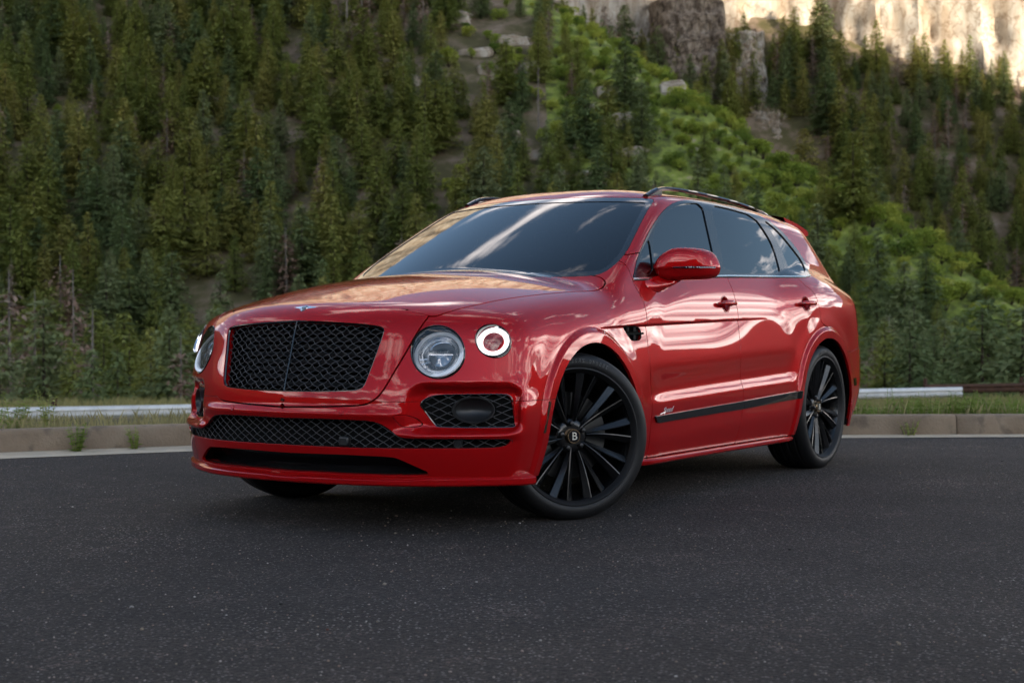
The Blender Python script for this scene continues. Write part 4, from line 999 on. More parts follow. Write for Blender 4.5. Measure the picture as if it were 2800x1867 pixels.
M['gold']=pbr('warm_gold_ring',(.75,.50,.28),.2,1.)
M['paint_gap']=M['matt_black']
def glass_mat(name,tint,f=.0,r=.0):
    m=bpy.data.materials.new(name);m.use_nodes=True;t=m.node_tree;n=t.nodes;l=t.links;n.clear()
    o=n.new('ShaderNodeOutputMaterial');mx=n.new('ShaderNodeMixShader');tr=n.new('ShaderNodeBsdfTransparent');gl=n.new('ShaderNodeBsdfGlossy');fr=n.new('ShaderNodeFresnel')
    tr.inputs[0].default_value=(*tint,1);gl.inputs['Roughness'].default_value=r;gl.inputs['Color'].default_value=(1,1,1,1);fr.inputs['IOR'].default_value=1.52
    ad=n.new('ShaderNodeMath');ad.operation='ADD';ad.use_clamp=True;ad.inputs[1].default_value=f;l.new(fr.outputs[0],ad.inputs[0])
    l.new(ad.outputs[0],mx.inputs[0]);l.new(tr.outputs[0],mx.inputs[1]);l.new(gl.outputs[0],mx.inputs[2]);l.new(mx.outputs[0],o.inputs[0]);return m
M['tint']=glass_mat('dark_tinted_glass',(.055,.06,.065),.02)
M['windshield']=glass_mat('windshield_glass',(.14,.155,.165),.02,.035)
M['clear']=glass_mat('clear_lens',(.93,.94,.95),.0)
# ------------------------------------------------------------------ panels
P_={}
for nm in ('hood','grille_surround','front_bumper','roof_panel','tailgate','rear_bumper'):
    P_[nm]=panel(nm,PN[nm],M['paint'],False,off=.006 if nm=='grille_surround' else 0,flange=.035 if nm=='grille_surround' else .016)
for nm in ('fender','front_door','rear_door','body_side','washer_cover'):
    P_[nm]=panel(nm,PN[nm],M['paint'],True,flange=.016)
P_['windshield']=panel('windshield',PN['windshield'],M['windshield'],False,off=-.004,flange=.004)
P_['rear_window']=panel('rear_window',PN['rear_window'],M['tint'],False,off=-.003,flange=.004)
wf=panel('window_frame',PN['frame'],M['dark_chrome'],True,off=.003,flange=.010)
for nm,a in PANES: panel(nm,a,M['tint'],True,off=-.004,flange=.003)
# black border printed round the windshield edge
inner=sdpoly(chaikin(mirror_y(WIND),2))
_,bord=SK.split(PN['windshield'],lambda P:inner(P[:,1],P[:,2])+.006)
bord,_=SK.split(bord,lambda P:1.175-P[:,2]) if False else (bord,None)
panel('windshield_border',bord,M['gloss_black'],False,off=-.0005,flange=.003)
# inner shell: black sheet added behind the panels to keep the shut lines dark
sh,_=SK.split(body+PN['hood']+PN['grille_surround'],lambda P:P[:,2]-1.23)
panel('inner_shell',sh,M['matt_black'],False,off=-.034,flange=0)
# ------------------------------------------------------------------ car details
def surf(O,D,t0=0.,t1=1.):
    """first crossing of the skin along rays O + t D entering the car"""
    O=np.atleast_2d(np.array(O,float));D=np.broadcast_to(np.array(D,float),O.shape)
    ts=np.linspace(t0,t1,160);v=carF(O[:,None,:]+D[:,None,:]*ts[None,:,None])<0
    k=np.maximum(v.argmax(1),1);hi=ts[k];lo=ts[k-1]
    for _ in range(24):
        m=(lo+hi)/2;v=carF(O+D*m[:,None]);lo=np.where(v<0,lo,m);hi=np.where(v<0,m,hi)
    return O+D*hi[:,None]
def nose(yz): yz=np.array(yz,float);return surf(np.c_[np.full(len(yz),1.35),yz],(-1,0,0))
def flank(xz): xz=np.array(xz,float);return surf(np.c_[xz[:,0],np.full(len(xz),1.25),xz[:,1]],(0,-1,0))
def noseX0(yz):
    yz=np.array(yz,float);return np.minimum(noseX(yz[:,0],yz[:,1]),1.2)
MIR=Matrix.Diagonal((1,-1,1,1))
def sides(fn):
    """build a part for the left side, then its mirror image for the right"""
    out=[]
    for s in (1,-1): out.append(fn(s))
    return out
def bmirror(mb,s):
    if s<0:
        mb.v=[(x,-y,z) for x,y,z in mb.v];mb.f=[f[::-1] for f in mb.f]
    return mb
def text_mesh(body,size,extrude=.0008,shear=0.,spacing=1.,bold=0.):
    c=bpy.data.curves.new('lettering','FONT');c.body=body;c.size=size;c.extrude=extrude;c.shear=shear;c.space_character=spacing;c.align_x='CENTER';c.align_y='CENTER';c.offset=bold
    o=bpy.data.objects.new('lettering',c);COL.objects.link(o)
    dg=bpy.context.evaluated_depsgraph_get();me=bpy.data.meshes.new_from_object(o.evaluated_get(dg))
    v=[tuple(q.co) for q in me.vertices];f=[tuple(p.vertices) for p in me.polygons]
    bpy.data.objects.remove(o);bpy.data.curves.remove(c);bpy.data.meshes.remove(me)
    return v,f
def frame_at(p,n,up=(0,0,1)):
    """matrix: local x right (seen from outside), y up, z outward"""
    n=Vector(n).normalized();x=Vector(up).cross(n).normalized();y=n.cross(x)
    return Matrix(((x.x,y.x,n.x,p[0]),(x.y,y.y,n.y,p[1]),(x.z,y.z,n.z,p[2]),(0,0,0,1)))
def inside(poly):
    f=sdpoly(poly);return lambda y,z:f(np.array([y]),np.array([z]))[0]<0
# ---- lattices
def lattice(mb,poly,dz,slope,depth,r,wave,step=.009,margin=0.,skip=None,flat=(1.,1.)):
    f=sdpoly(poly);P=np.array(poly);y0,z0=P.min(0);y1,z1=P.max(0)
    for s in (1,-1):
        span=(y1-y0)*slope;n0=int((z0-span-1)/dz);n1=int((z1+span+1)/dz)
        for n in range(n0,n1+1):
            c=n*dz;ys=np.arange(y0,y1,step);zs=c+s*slope*(ys-y0)
            k=(zs>z0-.01)&(zs<z1+.01)
            if k.sum()<2: continue
            ys,zs=ys[k],zs[k]
            d=f(ys,zs)<-margin
            if skip is not None: d&=skip(ys,zs)
            ph=2*math.pi*(zs-s*c)/(dz)*.5+ (0 if s>0 else math.pi)
            i=0
            while i<len(d):
                if not d[i]: i+=1;continue
                j=i
                while j<len(d) and d[j]: j+=1
                if j-i>=2:
                    yy,zz=ys[i:j],zs[i:j];w=np.sin(2*math.pi*(yy-y0)*slope/dz+math.pi*n+(0 if s>0 else math.pi/2))
                    xs=noseX0(np.c_[yy,zz])-depth+wave*w
                    mb.tube(np.c_[xs,yy,zz+wave*.9*w*s],r,4,cap=False,flat=flat)
                i=j
GP=chaikin(mirror_y(GRILLE),2);LP=chaikin(mirror_y(LOWER),2);FP=chaikin(FOG,2)
mb=MB();lattice(mb,GP,.0325,.65,.020,.0018,.0026)
grille=mb.build('radiator_grille',M['wire'],car,auto=None)
mb=MB();P=nose(np.array(GP)*.995+np.array([0,.004]));P[:,0]-=.004;mb.tube(P,.0065,6,closed=True);mb.build('grille_frame',M['dark_chrome'],grille)
mb=MB();zz=np.linspace(.615,.930,14);mb.tube(np.c_[noseX0(np.c_[zz*0,zz])+.002,zz*0,zz],.0045,6);mb.build('centre_bar',M['gloss_black'],grille)
mb=MB();mb.box((.80,0,.76),(.004,.52,.22));mb.build('grille_backing',M['matt_black'],grille,False)
mb=MB()
for k in range(9): mb.box((.83,0,.64+.034*k),(.012,.40,.006),Matrix.Rotation(.5,3,'Y'))
mb.build('shutter_slats',M['satin_black'],grille,False)
mb=MB();lattice(mb,LP,.0335,.62,.020,.0019,.0008,flat=(1.,.8));lg=mb.build('lower_grille',M['wire'],car,auto=None)
mb=MB();P=nose(LP);P[:,0]-=.006;mb.tube(P,.0045,5,closed=True);mb.build('grille_frame',M['gloss_black'],lg)
mb=MB();yy=np.linspace(-.93,.93,40);xs=noseX0(np.c_[yy,yy*0+.44])-.075
mb.add([(x,y,z) for x,y in zip(xs,yy) for z in (.345,.53 if abs(y)<.56 else .430)],[(2*i,2*i+1,2*i+3,2*i+2) for i in range(39)]);mb.build('grille_backing',M['matt_black'],lg,False)
p=nose([(.320,.403)])[0];mb=MB();mb.box((p[0]-.012,p[1],p[2]),(.014,.026,.022));o=mb.build('radar_cover',M['satin_black'],lg);bv=o.modifiers.new('bevel','BEVEL');bv.width=.008;bv.segments=2
def sensor(y,z,r,name,mat,parent,proud=.004):
    p=nose([(y,z)])[0];n=grad(p[None])[0];mb=MB();mb.lathe([(0,proud),(r*.6,proud),(r*.62,proud*.3),(r*.8,proud*.3),(r,proud*.9),(r*1.08,0),(r*1.08,-.01)],20,'z');return mb.build(name,mat,parent,M=frame_at(p,n))
for s in (1,-1):
    sensor(s*.791,.400,.019,'parking_sensor',M['satin_black'],lg,.002)
    sensor(s*.320,.531,.0115,'parking_sensor',M['paint'],P_['front_bumper'][0],.0015)
sensor(0,.577,.010,'front_camera',M['gloss_black'],P_['grille_surround'][0],.010)
# ---- fog lamps
def fog(s):
    mb=MB();sk=lambda y,z:(((y-.816)/.070)**2+((z-.541)/.054)**2)>1
    lattice(mb,FP,.034,.55,.012,.0019,.0008,skip=sk,flat=(1.,.8));g=bmirror(mb,s).build('fog_lamp_grille',M['wire'],car,auto=None)
    mb=MB();P=nose(FP);P[:,0]-=.004;mb.tube(P,.004,5,closed=True);bmirror(mb,s).build('grille_frame',M['gloss_black'],g)
    mb=MB();yy=np.linspace(.60,.965,16);xs=noseX0(np.c_[yy,yy*0+.53])-.055
    mb.add([(x,y,z) for x,y in zip(xs,yy) for z in (.44,.63)],[(2*i,2*i+1,2*i+3,2*i+2) for i in range(15)]);bmirror(mb,s).build('grille_backing',M['matt_black'],g,False)
    c=nose([(.816,.541)])[0];F=frame_at(c+np.array([-.004,0,0]),(.80,.60,.0));S=Matrix.Diagonal((.093,.058,1,1))
    mb=MB();mb.lathe([(1,-.05),(1.0,.004),(.98,.010),(.94,.010),(.86,-.006)],40,'z');mb.v=[F@(S@Vector(q)) for q in mb.v];bmirror(mb,s).build('fog_lamp_bezel',M['satin_black'],g)
    mb=MB();mb.lathe([(.86,-.006),(.80,-.012),(.5,-.03),(.25,-.038),(.0,-.04)],40,'z');mb.v=[F@(S@Vector(q)) for q in mb.v];bmirror(mb,s).build('fog_lamp_lens',M['satin_black'],g)
sides(fog)
# ---- headlamps
def lamp(k,s):
    c,a,r=LAMPS[k];F=frame_at(c,a)
    ins,ring=SK.split(LENS[k],lambda P:np.linalg.norm((P-c)-((P-c)@a)[:,None]*a,axis=1)-r*.915)
    def half(name,faces,mat,off,fl,par):
        idx=np.unique(np.concatenate([np.array(f) for f in faces]));mp={int(q):i for i,q in enumerate(idx)}
        P=SK.V[idx];N=grad(P);P=P+N*off;FF=[tuple(mp[i] for i in f) for f in faces]
        if s<0:P=P*[1,-1,1];N=N*[1,-1,1];FF=[f[::-1] for f in FF]
        return mesh_obj(name,P,FF,mat,par,True,N)
    nm='headlamp' if k=='head' else 'daytime_running_lamp'
    # bezel ring, rolled in from the sheet
    th=np.linspace(0,2*math.pi,72,endpoint=False)
    prof=[(1.0,-.006),(.998,.002),(.975,.004),(.945,.002),(.925,-.004),(.915,-.03)];ro=[]
    for q,dz in prof:
        O=np.array([np.array(F@Vector((math.cos(t)*r*q,math.sin(t)*r*q,.2))) for t in th]);S_=surf(O,-a,0,.4);ro.append(S_+a*dz)
    mb=MB();n=len(th);mb.add(np.vstack(ro),[(i*n+j,(i+1)*n+j,(i+1)*n+(j+1)%n,i*n+(j+1)%n) for i in range(len(prof)-1) for j in range(n)][:])
    root=bmirror(mb,s).build(nm,M['gloss_black'],car)
    half('lens',ins,M['clear'],.001,0,root)
    loc=lambda q:[F@Vector(p) for p in q]
    def put(mb,name,mat,auto=rad(35)):
        mb.v=[tuple(F@Vector(p)) for p in mb.v];return bmirror(mb,s).build(name,mat,root,auto=auto)
    if k=='head':
        mb=MB();mb.lathe([(.112,-.030),(.110,-.022),(.094,-.022),(.0905,-.032)],72,'z');put(mb,'light_ring',M['ring'])
        mb=MB();mb.lathe([(.0905,-.030),(.088,-.050),(.07,-.072),(.04,-.084),(.0,-.088)],56,'z');put(mb,'reflector',M['reflector'])
        mb=MB()
        up=[(.054*math.cos(t)+.010,.042*math.sin(t)+.024) for t in np.linspace(0,math.pi,16)]
        lo=[(.054*math.cos(t)+.006,.062*math.sin(t)+.006) for t in np.linspace(math.pi,2*math.pi,18)]
        for q in (up,lo): mb.tube([(x,y,-.040) for x,y in q],.0016,5,closed=True)
        for t in (195,212,232,250): 
            t=rad(t);mb.tube([(.056*math.cos(t),.056*math.sin(t),-.045),(.089*math.cos(t),.089*math.sin(t),-.034)],.0016,5)
        put(mb,'chrome_outline',M['chrome'])
        mb=MB();mb.add([(x,y,-.043) for x,y in up]+[(.010,.036,-.034)],[(i,i+1,16) for i in range(15)]);put(mb,'low_beam_projector',M['projector'])
        mb=MB();mb.add([(x,y,-.043) for x,y in lo]+[(.006,-.015,-.030)],[(i,i+1,18) for i in range(17)]);put(mb,'high_beam_projector',M['projector'])
        v,f=text_mesh('BENTLEY',.0125,.0004,spacing=1.25,bold=0.)
        if s<0:v=[(-x,y,z) for x,y,z in v];f=[q[::-1] for q in f]
        mb=MB();mb.add([(x+.006,y+.0150,z-.036) for x,y,z in v],f);put(mb,'lamp_lettering',M['chrome'])
    else:
        mb=MB();mb.lathe([(.0620,-.020),(.0605,-.012),(.0545,-.009),(.0485,-.012),(.047,-.020)],64,'z');put(mb,'light_ring',M['white_lit']);mb=MB();mb.lathe([(.0715,-.004),(.069,-.006),(.0620,-.020)],64,'z');put(mb,'chrome_ring',M['chrome'])
        mb=MB();mb.lathe([(.047,-.018),(.045,-.014),(.02,-.012),(0,-.0115)],48,'z');put(mb,'centre_cap',M['paint'])
M['ring']=pbr('frosted_light_guide',(.86,.87,.88),.35,.1);M['reflector']=pbr('lamp_reflector',(.74,.75,.77),.22,.85);M['projector']=pbr('projector_lens',(.30,.32,.35),.06,.6,1.)
for k in ('head','drl'): sides(lambda s,k=k:lamp(k,s))
# ---- badge
p=nose([(0,.984)])[0];n=Vector((.50,0,.86));F=frame_at(p,n)
mb=MB()
def ext(mb,poly,z0,z1):
    n_=len(poly);mb.add([(x,y,z0) for x,y in poly]+[(x,y,z1) for x,y in poly],[tuple(range(n_,2*n_))]+[(i,(i+1)%n_,n_+(i+1)%n_,n_+i) for i in range(n_)])
for s in (1,-1):
    for k in range(9):
        a=.014+k*.0078;top=.016-k*.0009;bot=-.012+k*.0028
        q=[(a,bot),(a+.0066,bot+.0012),(a+.0078,top-.001),(a,top)]
        if s<0:q=[(-x,y) for x,y in q][::-1]
        ext(mb,q,0,.007-.0004*k)
for k in range(7):
    a=-.0135+k*.0039;q=[(a,-.027+abs(k-3)*.0016),(a+.0033,-.027+abs(k-2.6)*.0016),(a+.0033,-.012),(a,-.012)];ext(mb,q,0,.006)
el=[(.0185*math.cos(t),.0175*math.sin(t)) for t in np.linspace(0,2*math.pi,32,endpoint=False)];ext(mb,el,0,.0085)
badge=mb.build('winged_badge',M['chrome'],car,M=F)
mb=MB();ext(mb,[(x*.82,y*.82) for x,y in el],.002,.0092);mb.build('badge_disc',M['gloss_black'],badge,M=F)
v,f=text_mesh('B',.027,.0006,bold=.0);mb=MB();mb.add([(x,y,z+.0098) for x,y,z in v],f);mb.build('badge_letter',M['chrome'],badge,M=F)
# ---- front splitter and side skirts
yy=np.r_[np.linspace(0,.9,28),np.linspace(.92,1.005,7)]
def lipx(y): return 1.022-.42*y**2.6-.02*y
cx_=lipx(yy);cx_[-1]=.53
cv=np.c_[cx_,yy];cv=np.vstack([cv[::-1]*[1,-1],cv[1:]]);tg=np.gradient(cv,axis=0);nr=np.c_[-tg[:,1],tg[:,0]];nr/=np.linalg.norm(nr,axis=1)[:,None];nr*=-1
mb=MB();sec=[(-.11,.264),(-.05,.260),(-.006,.246),(.010,.241),(.014,.236),(.013,.220),(.006,.213),(-.05,.211),(-.16,.214)]
stp=.006*sstep(.60,.66,np.abs(cv[:,1]))-.004*sstep(.10,.06,np.abs(cv[:,1]))
v=[(cv[i,0]+nr[i,0]*o,cv[i,1]+nr[i,1]*o,zz+(stp[i] if zz>.23 else 0)) for i in range(len(cv)) for o,zz in sec];m=len(sec)
mb.add(v,[(i*m+k,i*m+k+1,(i+1)*m+k+1,(i+1)*m+k) for i in range(len(cv)-1) for k in range(m-1)]+[tuple(range(m)),tuple((len(cv)-1)*m+k for k in range(m))[::-1]]);mb.build('front_splitter',M['paint'],car)
mb=MB();yy2=np.linspace(-.70,.70,36);xs=1.0-.42*np.abs(yy2)**2.6
mb.add([(x-dx,y,z) for x,y in zip(xs,yy2) for dx,z in ((.005,.35),(.05,.33),(.085,.29),(.05,.235))],[(4*i+k,4*i+k+1,4*i+5+k,4*i+4+k) for i in range(35) for k in range(3)]);mb.build('chin_panel',M['gloss_black'],car)  # recess is red in shade; the shade is put into the colour as black
def skirt(s):
    xs=np.linspace(-.56,-2.50,40);Y=flank(np.c_[xs,xs*0+.26])[:,1];mb=MB();sec=[(-.05,.236),(.0,.236),(.030,.233),(.040,.226),(.040,.214),(.030,.206),(-.08,.200)];m=len(sec)
    fd=sstep(-.54,-.66,xs)*sstep(-2.52,-2.36,xs)
    mb.add([(x,y+o*(.35+.65*g),z) for x,y,g in zip(xs,Y,fd) for o,z in sec],[(i*m+k,i*m+k+1,(i+1)*m+k+1,(i+1)*m+k) for i in range(39) for k in range(m-1)]+[tuple(range(m)),tuple(39*m+k for k in range(m))[::-1]]);bmirror(mb,s).build('side_skirt',M['paint'],car)
sides(skirt)
for i in (0,1):
    if PN['moulding'][i]: panel('door_moulding',PN['moulding'][i],M['gloss_black'],True,off=.011,flange=.016)
# ---- door handles
def handle(s,i):
    door=P_[('front_door','rear_door')[i]][0 if s>0 else 1]
    cx_,cz_=CUPS[i];p=flank([(cx_,cz_)])[0];n=grad(p[None])[0];F=frame_at(p,n)
    mb=MB();mb.lathe([(.048,.002),(.043,-.004),(.036,-.020),(.02,-.028),(0,-.030)],28,'z');mb.v=[tuple(F@Vector((x*1.08,y,z))) for x,y,z in mb.v];bmirror(mb,s).build('handle_cup',M['paint'],door)
    mb=MB();pts=[];rs=[]
    for t in np.linspace(-1,1,17):
        pts.append((t*.108,.0,.012+.026*(1-t*t)**.5 if abs(t)<1 else .004));rs.append(.0145*(1-.55*abs(t)**4))
    mb.tube(pts,rs,10,flat=(1.,.62));mb.v=[tuple(F@Vector(q)) for q in mb.v];bmirror(mb,s).build('door_handle',M['paint'],door)
    mb=MB();mb.tube([(t*.105,.0,.0175+.026*(1-t*t)**.5) for t in np.linspace(-.96,.96,13)],.0032,6);mb.v=[tuple(F@Vector(q)) for q in mb.v];bmirror(mb,s).build('handle_strip',M['dark_chrome'],door)
for i in (0,1): sides(lambda s:handle(s,i))
# ---- fender vent
def vent(s):
    mb=MB();P=flank(chaikin(VENT,2));P[:,1]-=.003;mb.tube(P,.0035,5,closed=True);v=bmirror(mb,s).build('fender_vent',M['gloss_black'],car)
    mb=MB();mb.box((-.48,.925,.866),(.12,.004,.05));bmirror(mb,s).build('vent_backing',M['matt_black'],v,False)
    mb=MB();c=flank([(-.47,.868),(-.60,.868)]);mb.add([(c[0][0]+.03,c[0][1]-.014,.861),(c[0][0]+.03,c[0][1]-.014,.873),(c[1][0],c[1][1]+.005,.863),(c[1][0],c[1][1]+.005,.873),(c[0][0],.92,.861),(c[0][0],.92,.873),(c[1][0],.92,.863),(c[1][0],.92,.873)],[(0,2,3,1),(0,4,6,2),(1,3,7,5)]);bmirror(mb,s).build('vent_fin',M['gloss_black'],v,False)
    mb=MB()
    for x in (-.52,-.45):
        for z_,h in ((.888,.010),(.848,.012)): mb.box((x,.940,z_),(.022,.003,h),Matrix.Rotation(.35,3,'Z'))
    bmirror(mb,s).build('vent_vanes',M['satin_black'],v)
sides(vent)
# ---- lettering on the doors, side reflectors
v,f=text_mesh('Speed',.052,.0012,shear=.55,spacing=.86,bold=0.)
def speed(s):
    p=flank([(-.818,.474)])[0];n=grad(p[None])[0];F=frame_at(p+n*.002,n);sg=-1 if s<0 else 1
    vv=[(x*sg,y*.72+x*.03,z) for x,y,z in v];ff=f if s>0 else [q[::-1] for q in f]
    mb=MB();mb.add(vv,ff);mb.tube([(-.085*sg,-.018,.0005),(-.045*sg,-.013,.0005),(-.03*sg,-.010,.0005)],.0016,5);mb.v=[tuple(F@Vector(q)) for q in mb.v];bmirror(mb,s).build('speed_lettering',M['script'],P_['front_door'][0 if s>0 else 1])
sides(speed)
def refl(s):
    q=flank([(.420,.570),(.402,.570),(.438,.432),(.455,.432)]);n=grad(q);mb=MB();a=q+n*.003;b=q-n*.01
    mb.add(np.vstack([a,b]),[(0,1,2,3),(0,4,5,1),(1,5,6,2),(2,6,7,3),(3,7,4,0)]);o=bmirror(mb,s).build('side_reflector',M['amber'],car,False)
    q=flank([(-3.55,.556),(-3.62,.558),(-3.63,.508),(-3.56,.505)]);n=grad(q);mb=MB();a=q+n*.004;b=q-n*.01
    mb.add(np.vstack([a,b]),[(0,1,2,3),(0,4,5,1),(1,5,6,2),(2,6,7,3),(3,7,4,0)]);bmirror(mb,s).build('rear_reflector',M['dark_chrome'],car,False)
sides(refl)
# ---- door mirrors
MO=[(-0.947,0.856,1.216),(-0.963,0.878,1.263),(-0.981,0.903,1.291),(-1.008,0.94,1.316),(-1.036,0.979,1.319),(-1.074,1.032,1.314),(-1.103,1.072,1.3),(-1.115,1.09,1.283),(-1.125,1.103,1.256),(-1.13,1.111,1.23),(-1.134,1.115,1.217),(-1.132,1.112,1.187),(-1.123,1.101,1.165),(-1.097,1.064,1.15),(-1.033,0.976,1.144),(-0.99,0.916,1.142),(-0.956,0.868,1.161),(-0.949,0.858,1.183),(-0.945,0.854,1.201)]
def door_mirror(s):
    O=chaikin(MO,1);c=O.mean(0)+np.array([0,0,-.012]);fw=np.array([.93,-.10,0]);n=len(O)
    def rings(O,lv):
        v=[];f=[]
        for k,(q,o) in enumerate(lv): v+=[tuple(c+(p-c)*[q,q,q]+fw*o) for p in O]
        for k in range(len(lv)-1): f+=[(k*n+i,(k+1)*n+i,(k+1)*n+(i+1)%n,k*n+(i+1)%n) for i in range(n)]
        f.append(tuple((len(lv)-1)*n+i for i in range(n)));return v,f
    mb=MB();v,f=rings(O,[(.90,-.030),(.97,-.028),(.995,-.015),(1.0,.0),(.992,.035),(.97,.062),(.92,.084),(.83,.101),(.66,.112),(.42,.118),(.18,.120)])
    v=np.array(v);low=1.206-v[:,2]  # lower shell stands back under a groove
    v=v-fw*(np.clip(sstep(.0,.012,low),0,1)*.010)[:,None]*(np.arange(len(v))>=3*n)[:,None]
    mb.add(v,f);m=bmirror(mb,s).build('door_mirror',M['paint'],car,auto=rad(60))
    mb=MB();g=[tuple(c+(p-c)*.93-fw*.031) for p in O];mb.add(g,[tuple(range(n))]);bmirror(mb,s).build('mirror_glass',M['chrome'],m,False)
    # indicator strip on the front face
    def front(y,z,o=.0):
        # march in from the front to the cap
        best=None
        P=np.array([[c[0]-.72*0,y,z]])
        return P
    pts=[];ks=np.linspace(0,1,22)
    V=np.array(v[3*n:]) if False else np.array(v)
    for t in ks:
        y=.955+t*.158;z_=1.2095+.003*t
        d=np.hypot(V[:,1]-y,(V[:,2]-z_)*1.);w=np.exp(-(d/.012)**2)*(np.arange(len(V))>=3*n);x=(V[:,0]*w).sum()/w.sum()
        pts.append((x+.006,y,z_))
    mb=MB();mb.tube(pts,.0042,6,flat=(1.,1.));bmirror(mb,s).build('indicator_strip',M['gloss_black'],m)
    mb=MB()
    for q in pts[8:]: mb.box((q[0]+.003,q[1],q[2]),(.002,.0022,.0026))
    mb.tube([(q[0]+.0022,q[1],q[2]-.0015) for q in pts[15:]],.0034,6);bmirror(mb,s).build('indicator_lens',M['ring'],m)
    base=flank([(-.715,1.142),(-.700,1.112),(-.745,1.090),(-.83,1.074),(-.925,1.086),(-.945,1.112),(-.90,1.142),(-.80,1.150)]);base[:,1]-=.006
    top=np.array([(-.915,.884,1.170),(-.905,.890,1.155),(-.925,.915,1.146),(-.965,.945,1.143),(-1.01,.955,1.143),(-1.02,.935,1.150),(-.99,.90,1.165),(-.94,.885,1.172)])
    mb=MB();L=5;vv=[]
    for k in range(L+1):
        t=k/L;vv+=[tuple(b*(1-t)+q*t+np.array([.012,.006,0])*math.sin(math.pi*t)) for b,q in zip(base,top)]
    mb.add(vv,[(k*8+i,k*8+(i+1)%8,(k+1)*8+(i+1)%8,(k+1)*8+i) for k in range(L) for i in range(8)]);bmirror(mb,s).build('mirror_arm',M['paint'],m,auto=rad(70))
sides(door_mirror)
# ---- roof rails, spoiler, aerial
def rail(s):
    pts=[(-1.285,1.624),(-1.345,1.652),(-1.43,1.679),(-1.52,1.688),(-1.66,1.691),(-1.963,1.690),(-2.284,1.680),(-2.60,1.665),(-2.86,1.642),(-3.02,1.612),(-3.10,1.588)]
    P=chaikin(pts,2,False);mb=MB();mb.tube([(x,.600,z) for x,z in P],.0135,8,flat=(1.25,.9));r_=bmirror(mb,s).build('roof_rail',M['dark_chrome'],car)
    mb=MB()
    for a,b in ((-1.30,-1.46),(-2.88,-3.05)):
        xs=np.linspace(a,b,8);zt=np.interp(-xs,-P[:,0],P[:,1]);mb.add([(x,.600+o,z) for x,zt_ in zip(xs,zt) for o,z in ((-.012,1.58),(.012,1.58),(.012,zt_),(-.012,zt_))],[(4*i+k,4*i+(k+1)%4,4*i+4+(k+1)%4,4*i+4+k) for i in range(7) for k in range(4)])
    bmirror(mb,s).build('rail_foot',M['gloss_black'],r_)
sides(rail)
ys=np.linspace(-.655,.655,33);mb=MB();sec=[(-3.10,.012),(-3.30,.000),(-3.47,-.022),(-3.505,-.034),(-3.50,-.058),(-3.40,-.075),(-3.2,-.09)];m=len(sec)
v=[]
for y in ys:
    a=abs(y);cz=1.652-.050*(a/.655)**3.0;dx=-.035-.17*(1-(a/.655)**2.2)
    for x,dz in sec: v.append((x+dx*(0.3 if x>-3.15 else 1),y,cz+dz-.05*((-3.1-x)/.4)*.6))
mb.add(v,[(i*m+k,i*m+k+1,(i+1)*m+k+1,(i+1)*m+k)[::-1] for i in range(32) for k in range(m-1)]+[tuple(range(m))[::-1],tuple(32*m+k for k in range(m))]);mb.build('roof_spoiler',M['paint'],car)
# tail lamps
def tail(s):
    th=np.linspace(0,2*math.pi,32,endpoint=False);q=np.c_[.70+.15*np.cos(th),.93+.075*np.sin(th)]
    P=surf(np.c_[np.full(32,-4.5),q],(1,0,0),0,1.2);n=grad(P);c=P.mean(0);mb=MB();mb.add(list(P+n*.004)+[c+np.array([-.02,0,0])],[((i+1)%32,i,32) for i in range(32)]);bmirror(mb,s).build('tail_lamp',M['red_lens'],car)
sides(tail)
# ---- wheels
def tyre_part(mb,W=.285,R=.3935):
    h=W/2;prof=[(.300,h-.030),(.306,h-.020),(.312,h-.010),(.318,h-.004),(.324,h-.006),(.334,h-.001),(.346,h),(.360,h-.003),(.372,h-.010),(.3825,h-.022),(.3885,h-.036),(.3915,h-.048)]
    tr=[]
    for y,r in ((.0875,0),(.081,-.007),(.073,-.007),(.0665,0),(.036,0.001),(.029,-.007),(.019,-.007),(.012,.0015)): tr.append((R+r,y))
    full=prof+[(r,y) for r,y in tr]+[(r,-y) for r,y in tr[::-1]]+[(r,-y) for r,y in prof[::-1]]
    mb.lathe(full,96,'y')
def spoke_mesh():
    """twenty turbine blades in pairs: each a wedge with one raised edge and a sloping face"""
    out=[]
    for k in range(20):
        pair_=k//2;side=k%2;a0=rad(36*pair_+(-5.2 if side==0 else 5.2));inner=.052 if pair_%2==0 else .075
        mb=MB();rows=[]
        rr=np.linspace(inner,.299,9)
        for r in rr:
            t=(r-inner)/(.299-inner)
            ang=a0*1+rad((-2.6 if side==0 else 2.6))*t*1.35+rad(5.)*math.sin(math.pi*t)*(1 if pair_%2==0 else -1)*.0+rad(7.)*(t-t*t*.4)
            w=.0058+.0145*t**.8;y0=.086+.030*t**1.6+.006*math.sin(math.pi*t)
            tx,tz=-math.sin(ang),math.cos(ang);sg=1 if side==0 else -1
            def pt(o,y): return (r*math.cos(ang)+tx*o,y,r*math.sin(ang)+tz*o)
            rows.append([pt(-w*sg,y0-.030-.004*t),pt(-w*.80*sg,y0-.012-.006*t),pt(w*.62*sg,y0),pt(w*.90*sg,y0-.001),pt(w*1.0*sg,y0-.010),pt(w*.9*sg,y0-.048)])
        v=[p for q in rows for p in q];m=6
        f=[(i*m+j,i*m+j+1,(i+1)*m+j+1,(i+1)*m+j) for i in range(8) for j in range(m-1)]+[tuple(range(m))]
        if side==1:f=[q[::-1] for q in f]
        mb.add(v,[q[::-1] for q in f]);out.append(mb)
    return out
SPK=spoke_mesh()
cache={}
